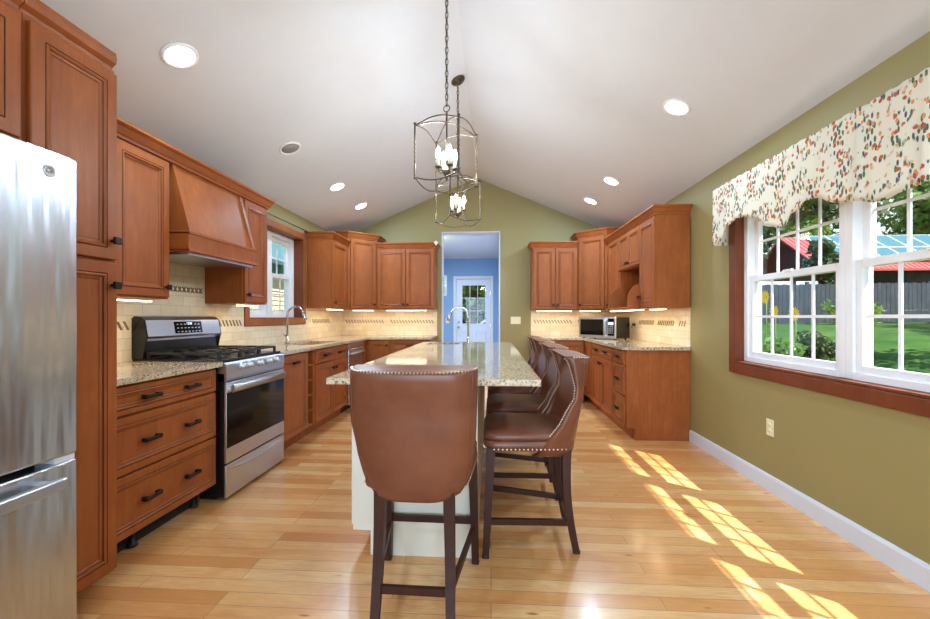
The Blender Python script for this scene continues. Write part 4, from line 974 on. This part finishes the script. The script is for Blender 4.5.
# trees
def leaves(mb, c, rad, n, size, m=0):
    for _ in range(n):
        while True:
            p = Vector((random.uniform(-1, 1), random.uniform(-1, 1), random.uniform(-1, 1)))
            if .25 < p.length < 1: break
        p = Vector((p.x * rad[0], p.y * rad[1], p.z * rad[2])) + Vector(c)
        a = Vector((random.gauss(0, 1), random.gauss(0, 1), random.gauss(0, 1))).normalized(); b = a.orthogonal().normalized(); b = Matrix.Rotation(random.random() * 6, 3, a) @ b
        s = size * random.uniform(.6, 1.3); cc = a.cross(b)
        mb.f([mb.v(p + b * s), mb.v(p + cc * s * .5), mb.v(p - b * s), mb.v(p - cc * s * .5)], m)
def tree(label, x, y, z, h, r, mat='leaf', n=2600, size=.13, cat='tree', name='tree', trunk=True):
    t = thing(name, label, cat, (x, y, z)); mb = MB(); k = 11
    for i in range(k):
        a = random.random() * 6.28; rr = r * random.uniform(0, .65); zz = h * (random.uniform(.32, .92) if trunk else random.uniform(.15, .75))
        sr = r * random.uniform(.35, .6) * (1.15 - .5 * zz / h)
        leaves(mb, (rr * math.cos(a), rr * math.sin(a), zz), (sr, sr, sr * .8), n // k, size)
    mb.build('foliage', mat, t)
    if trunk:
        mb = MB(); mb.tube([(0, 0, -.2), (.03, 0, h * .3), (0, .04, h * .75)], [r * .07, r * .05, r * .02], 8)
        for i in range(6):
            a = i * 1.05; mb.tube([(0, 0, h * (.3 + .07 * i)), (r * .35 * math.cos(a), r * .35 * math.sin(a), h * (.42 + .07 * i))], [r * .025, r * .01], 6)
        mb.build('trunk', 'bark', t)
tree('big dark leafy tree left of the solar roof behind the fence', 11.3, 20, .9, 9, 3.0, 'leafdark', 5200, .2)
tree('green tree rising behind the left end of the solar roof', 15.0, 31.5, .9, 13, 4.6, 'leaf', 6200, .26)
tree('leafy tree close behind the left ridge of the red roof', 19.2, 27.5, .9, 9.5, 2.6, 'leaf', 3600, .2)
tree('dark evergreen behind the middle of the solar roof', 24.5, 32, .9, 14, 5, 'leafdark', 6200, .28)
tree('broad green tree behind the right end of the solar roof', 33.5, 33, .9, 14, 5.5, 'leaf', 6200, .3)
tree('tall dark tree at the far right of the yard', 38, 21, .9, 15, 6, 'leafdark', 5200, .32)
tree('slender green tree left of the yard behind the flowers', 7.6, 15.5, .6, 8, 2.3, 'leaf', 4200, .15)
tree('bright green sapling on the lawn at the right window edge', 9.9, 8.3, .5, 3.4, 1.3, 'leafbright', 1500, .09)
tree('dark leafy tree under the left rake of the red roof', 14.6, 18.6, .9, 3.6, 1.3, 'leafdark', 3000, .13)
tree('tall leafy tree beside the lawn shading the grass', 13.5, 4.5, .3, 9, 3.2, 'leaf', 3600, .2)
tree('large leafy tree farther along the lawn edge', 18.5, 8.5, .8, 10, 3.6, 'leafdark', 3800, .22)
tree('leafy tree near the corner of the lawn', 9.5, -1.5, .0, 8, 2.4, 'leafdark', 2600, .18)
tree('tan twiggy shrub on the lawn at the right window edge', 8.1, 6.7, .0, .85, .8, 'leaftan', 900, .06, 'shrub', 'shrub', False)
for i, (x, y, h, r, lb) in enumerate(((12.4, 14.8, 1.3, .9, 'low green shrub in front of the fence left end'), (17.5, 19.2, 1.9, 1.1, 'round green shrub below the left part of the red eave'), (20, 19.1, 2.0, 1.2, 'round green shrub below the middle of the red eave'), (23, 19.2, 1.9, 1.2, 'round green shrub below the right part of the red eave'))):
    tree(lb, x, y, gz(x, y) - .12, h, r, 'leaf', 1100, .1, 'shrub', 'shrub', False)
tree('leafy flowering bush below the yellow blooms', 4.95, 7.25, gz(4.95, 7.25), 1.6, .5, 'leaf', 2200, .06, 'bush', 'bush', False)
tree('bushy green plant in the flower bed near the window', 6.0, 8.3, gz(6.0, 8.3), 1.1, .7, 'leafdark', 1500, .06, 'bush', 'bush', False)
for lb, (x, y, z) in (('tall yellow daisy leftmost in the window', (4.0, 6.26, 1.498)), ('yellow daisy in the middle of the three blooms', (4.2, 6.37, 1.287)), ('yellow daisy rightmost of the three blooms', (4.0, 5.68, 1.246))):
    g_ = gz(x, y); t = thing('yellow_flower', lb, 'flower', (x, y, g_), 0, 'yellow daisies outside the window'); h = z - g_
    MB().tube([(.05, .05, 0), (.02, .03, h * .5), (0, 0, h)], .007, 6).build('stem', 'leaf', t)
    mb = MB()
    for ring, rr in ((0, .11), (1, .075)):
        for k in range(14):
            a = 2 * PI * k / 14 + ring * .2; d = Vector((-.35, 0, 0)) ; u = Vector((-.25, math.cos(a), math.sin(a))); v_ = Vector((0, -math.sin(a), math.cos(a)))
            c0 = Vector((0, 0, h)); mb.f([mb.v(c0 + v_ * .006), mb.v(c0 + u * rr * .6 + v_ * .018), mb.v(c0 + u * rr), mb.v(c0 + u * rr * .6 - v_ * .018), mb.v(c0 - v_ * .006)])
    mb.build('petals', 'yellow', t)
    mb = MB(); leaves(mb, (.02, .03, h * .45), (.12, .12, h * .4), 60, .05); mb.build('leaves', 'leaf', t)
# corner board of the house outside, far jamb
# neighbouring house seen through the left window
nh = thing('neighbor_house', 'neighboring beige clapboard house with green trim outside the left window', 'house', (-8.5, 13, -.55))
mb = MB()
for i in range(22):
    z = -.5 + i * .15
    mb.extr([(-7.0, z), (-6.975, z), (-7.0, z + .15)], 'y', 6, 24)
mb.box(-12, -7.0, 6, 24, -.55, 2.8).build('siding', 'siding', nh, nh)
mb = MB(); mb.box(-6.98, -6.93, 13.6, 14.0, .6, 2.3).box(-6.98, -6.93, 10.6, 11.0, .6, 2.3).build('shutter', 'teal', nh, nh)
MB().box(-6.98, -6.90, 5.7, 24.3, 2.62, 2.95).build('fascia', 'teal2', nh, nh)
MB().extr([(-6.6, 2.85), (-9.5, 4.9), (-12.4, 2.85), (-12.4, 2.95), (-9.5, 5.02), (-6.6, 2.97)], 'y', 5.7, 24.3).build('roof', 'teal', nh, nh)
tree('tall green tree behind the neighboring house', -18, 25, -.5, 12, 4.5, 'leaf', 4200, .26)
tree('dark leafy tree over the neighboring roof', -17.5, 14, -.5, 11, 4, 'leafdark', 3600, .26)
# beyond the back door
tree('green tree framed in the back door glass', -.9, 21, -.1, 7.5, 3.6, 'leaf', 7000, .2)
tree('wide dense hedge across the view behind the parked car', -1.2, 27, -.1, 6.5, 5.0, 'leafdark', 8000, .26, 'hedge', 'hedge', False)
tree('dark bush to the left outside the back door', -2.6, 17.6, -.1, 3.2, 1.6, 'leafdark', 3000, .09, 'bush', 'bush', False)
tree('leafy bush to the right outside the back door', .4, 18, -.1, 3.4, 1.5, 'leafdark', 3400, .09, 'bush', 'bush', False)
cr_ = thing('parked_car', 'silver car parked outside the back door', 'car', (.35, 15.2, -.20))
P_ = [(-2.1, .35), (-2.15, .62), (-1.95, .8), (-1.2, .92), (-.55, 1.32), (.1, 1.40), (.8, 1.36), (1.45, 1.0), (2.0, .92), (2.15, .7), (2.1, .35)]
MB().extr(P_, 'y', -.75, .75, 0, True).build('body', 'carpaint', cr_)
MB().extr([(-1.0, .95), (-.5, 1.26), (.1, 1.34), (.75, 1.3), (1.3, .98)], 'y', -.76, -.752).build('side_window', 'blackglass', cr_)
for x in (-1.35, 1.35): 
    for y in (-.7, .7): MB().lathe([(.31, -.1), (.33, -.06), (.33, .06), (.31, .1), (.2, .1), (.001, .09)], (x, y, .33), 20, axis='y').build('wheel', 'black', cr_)
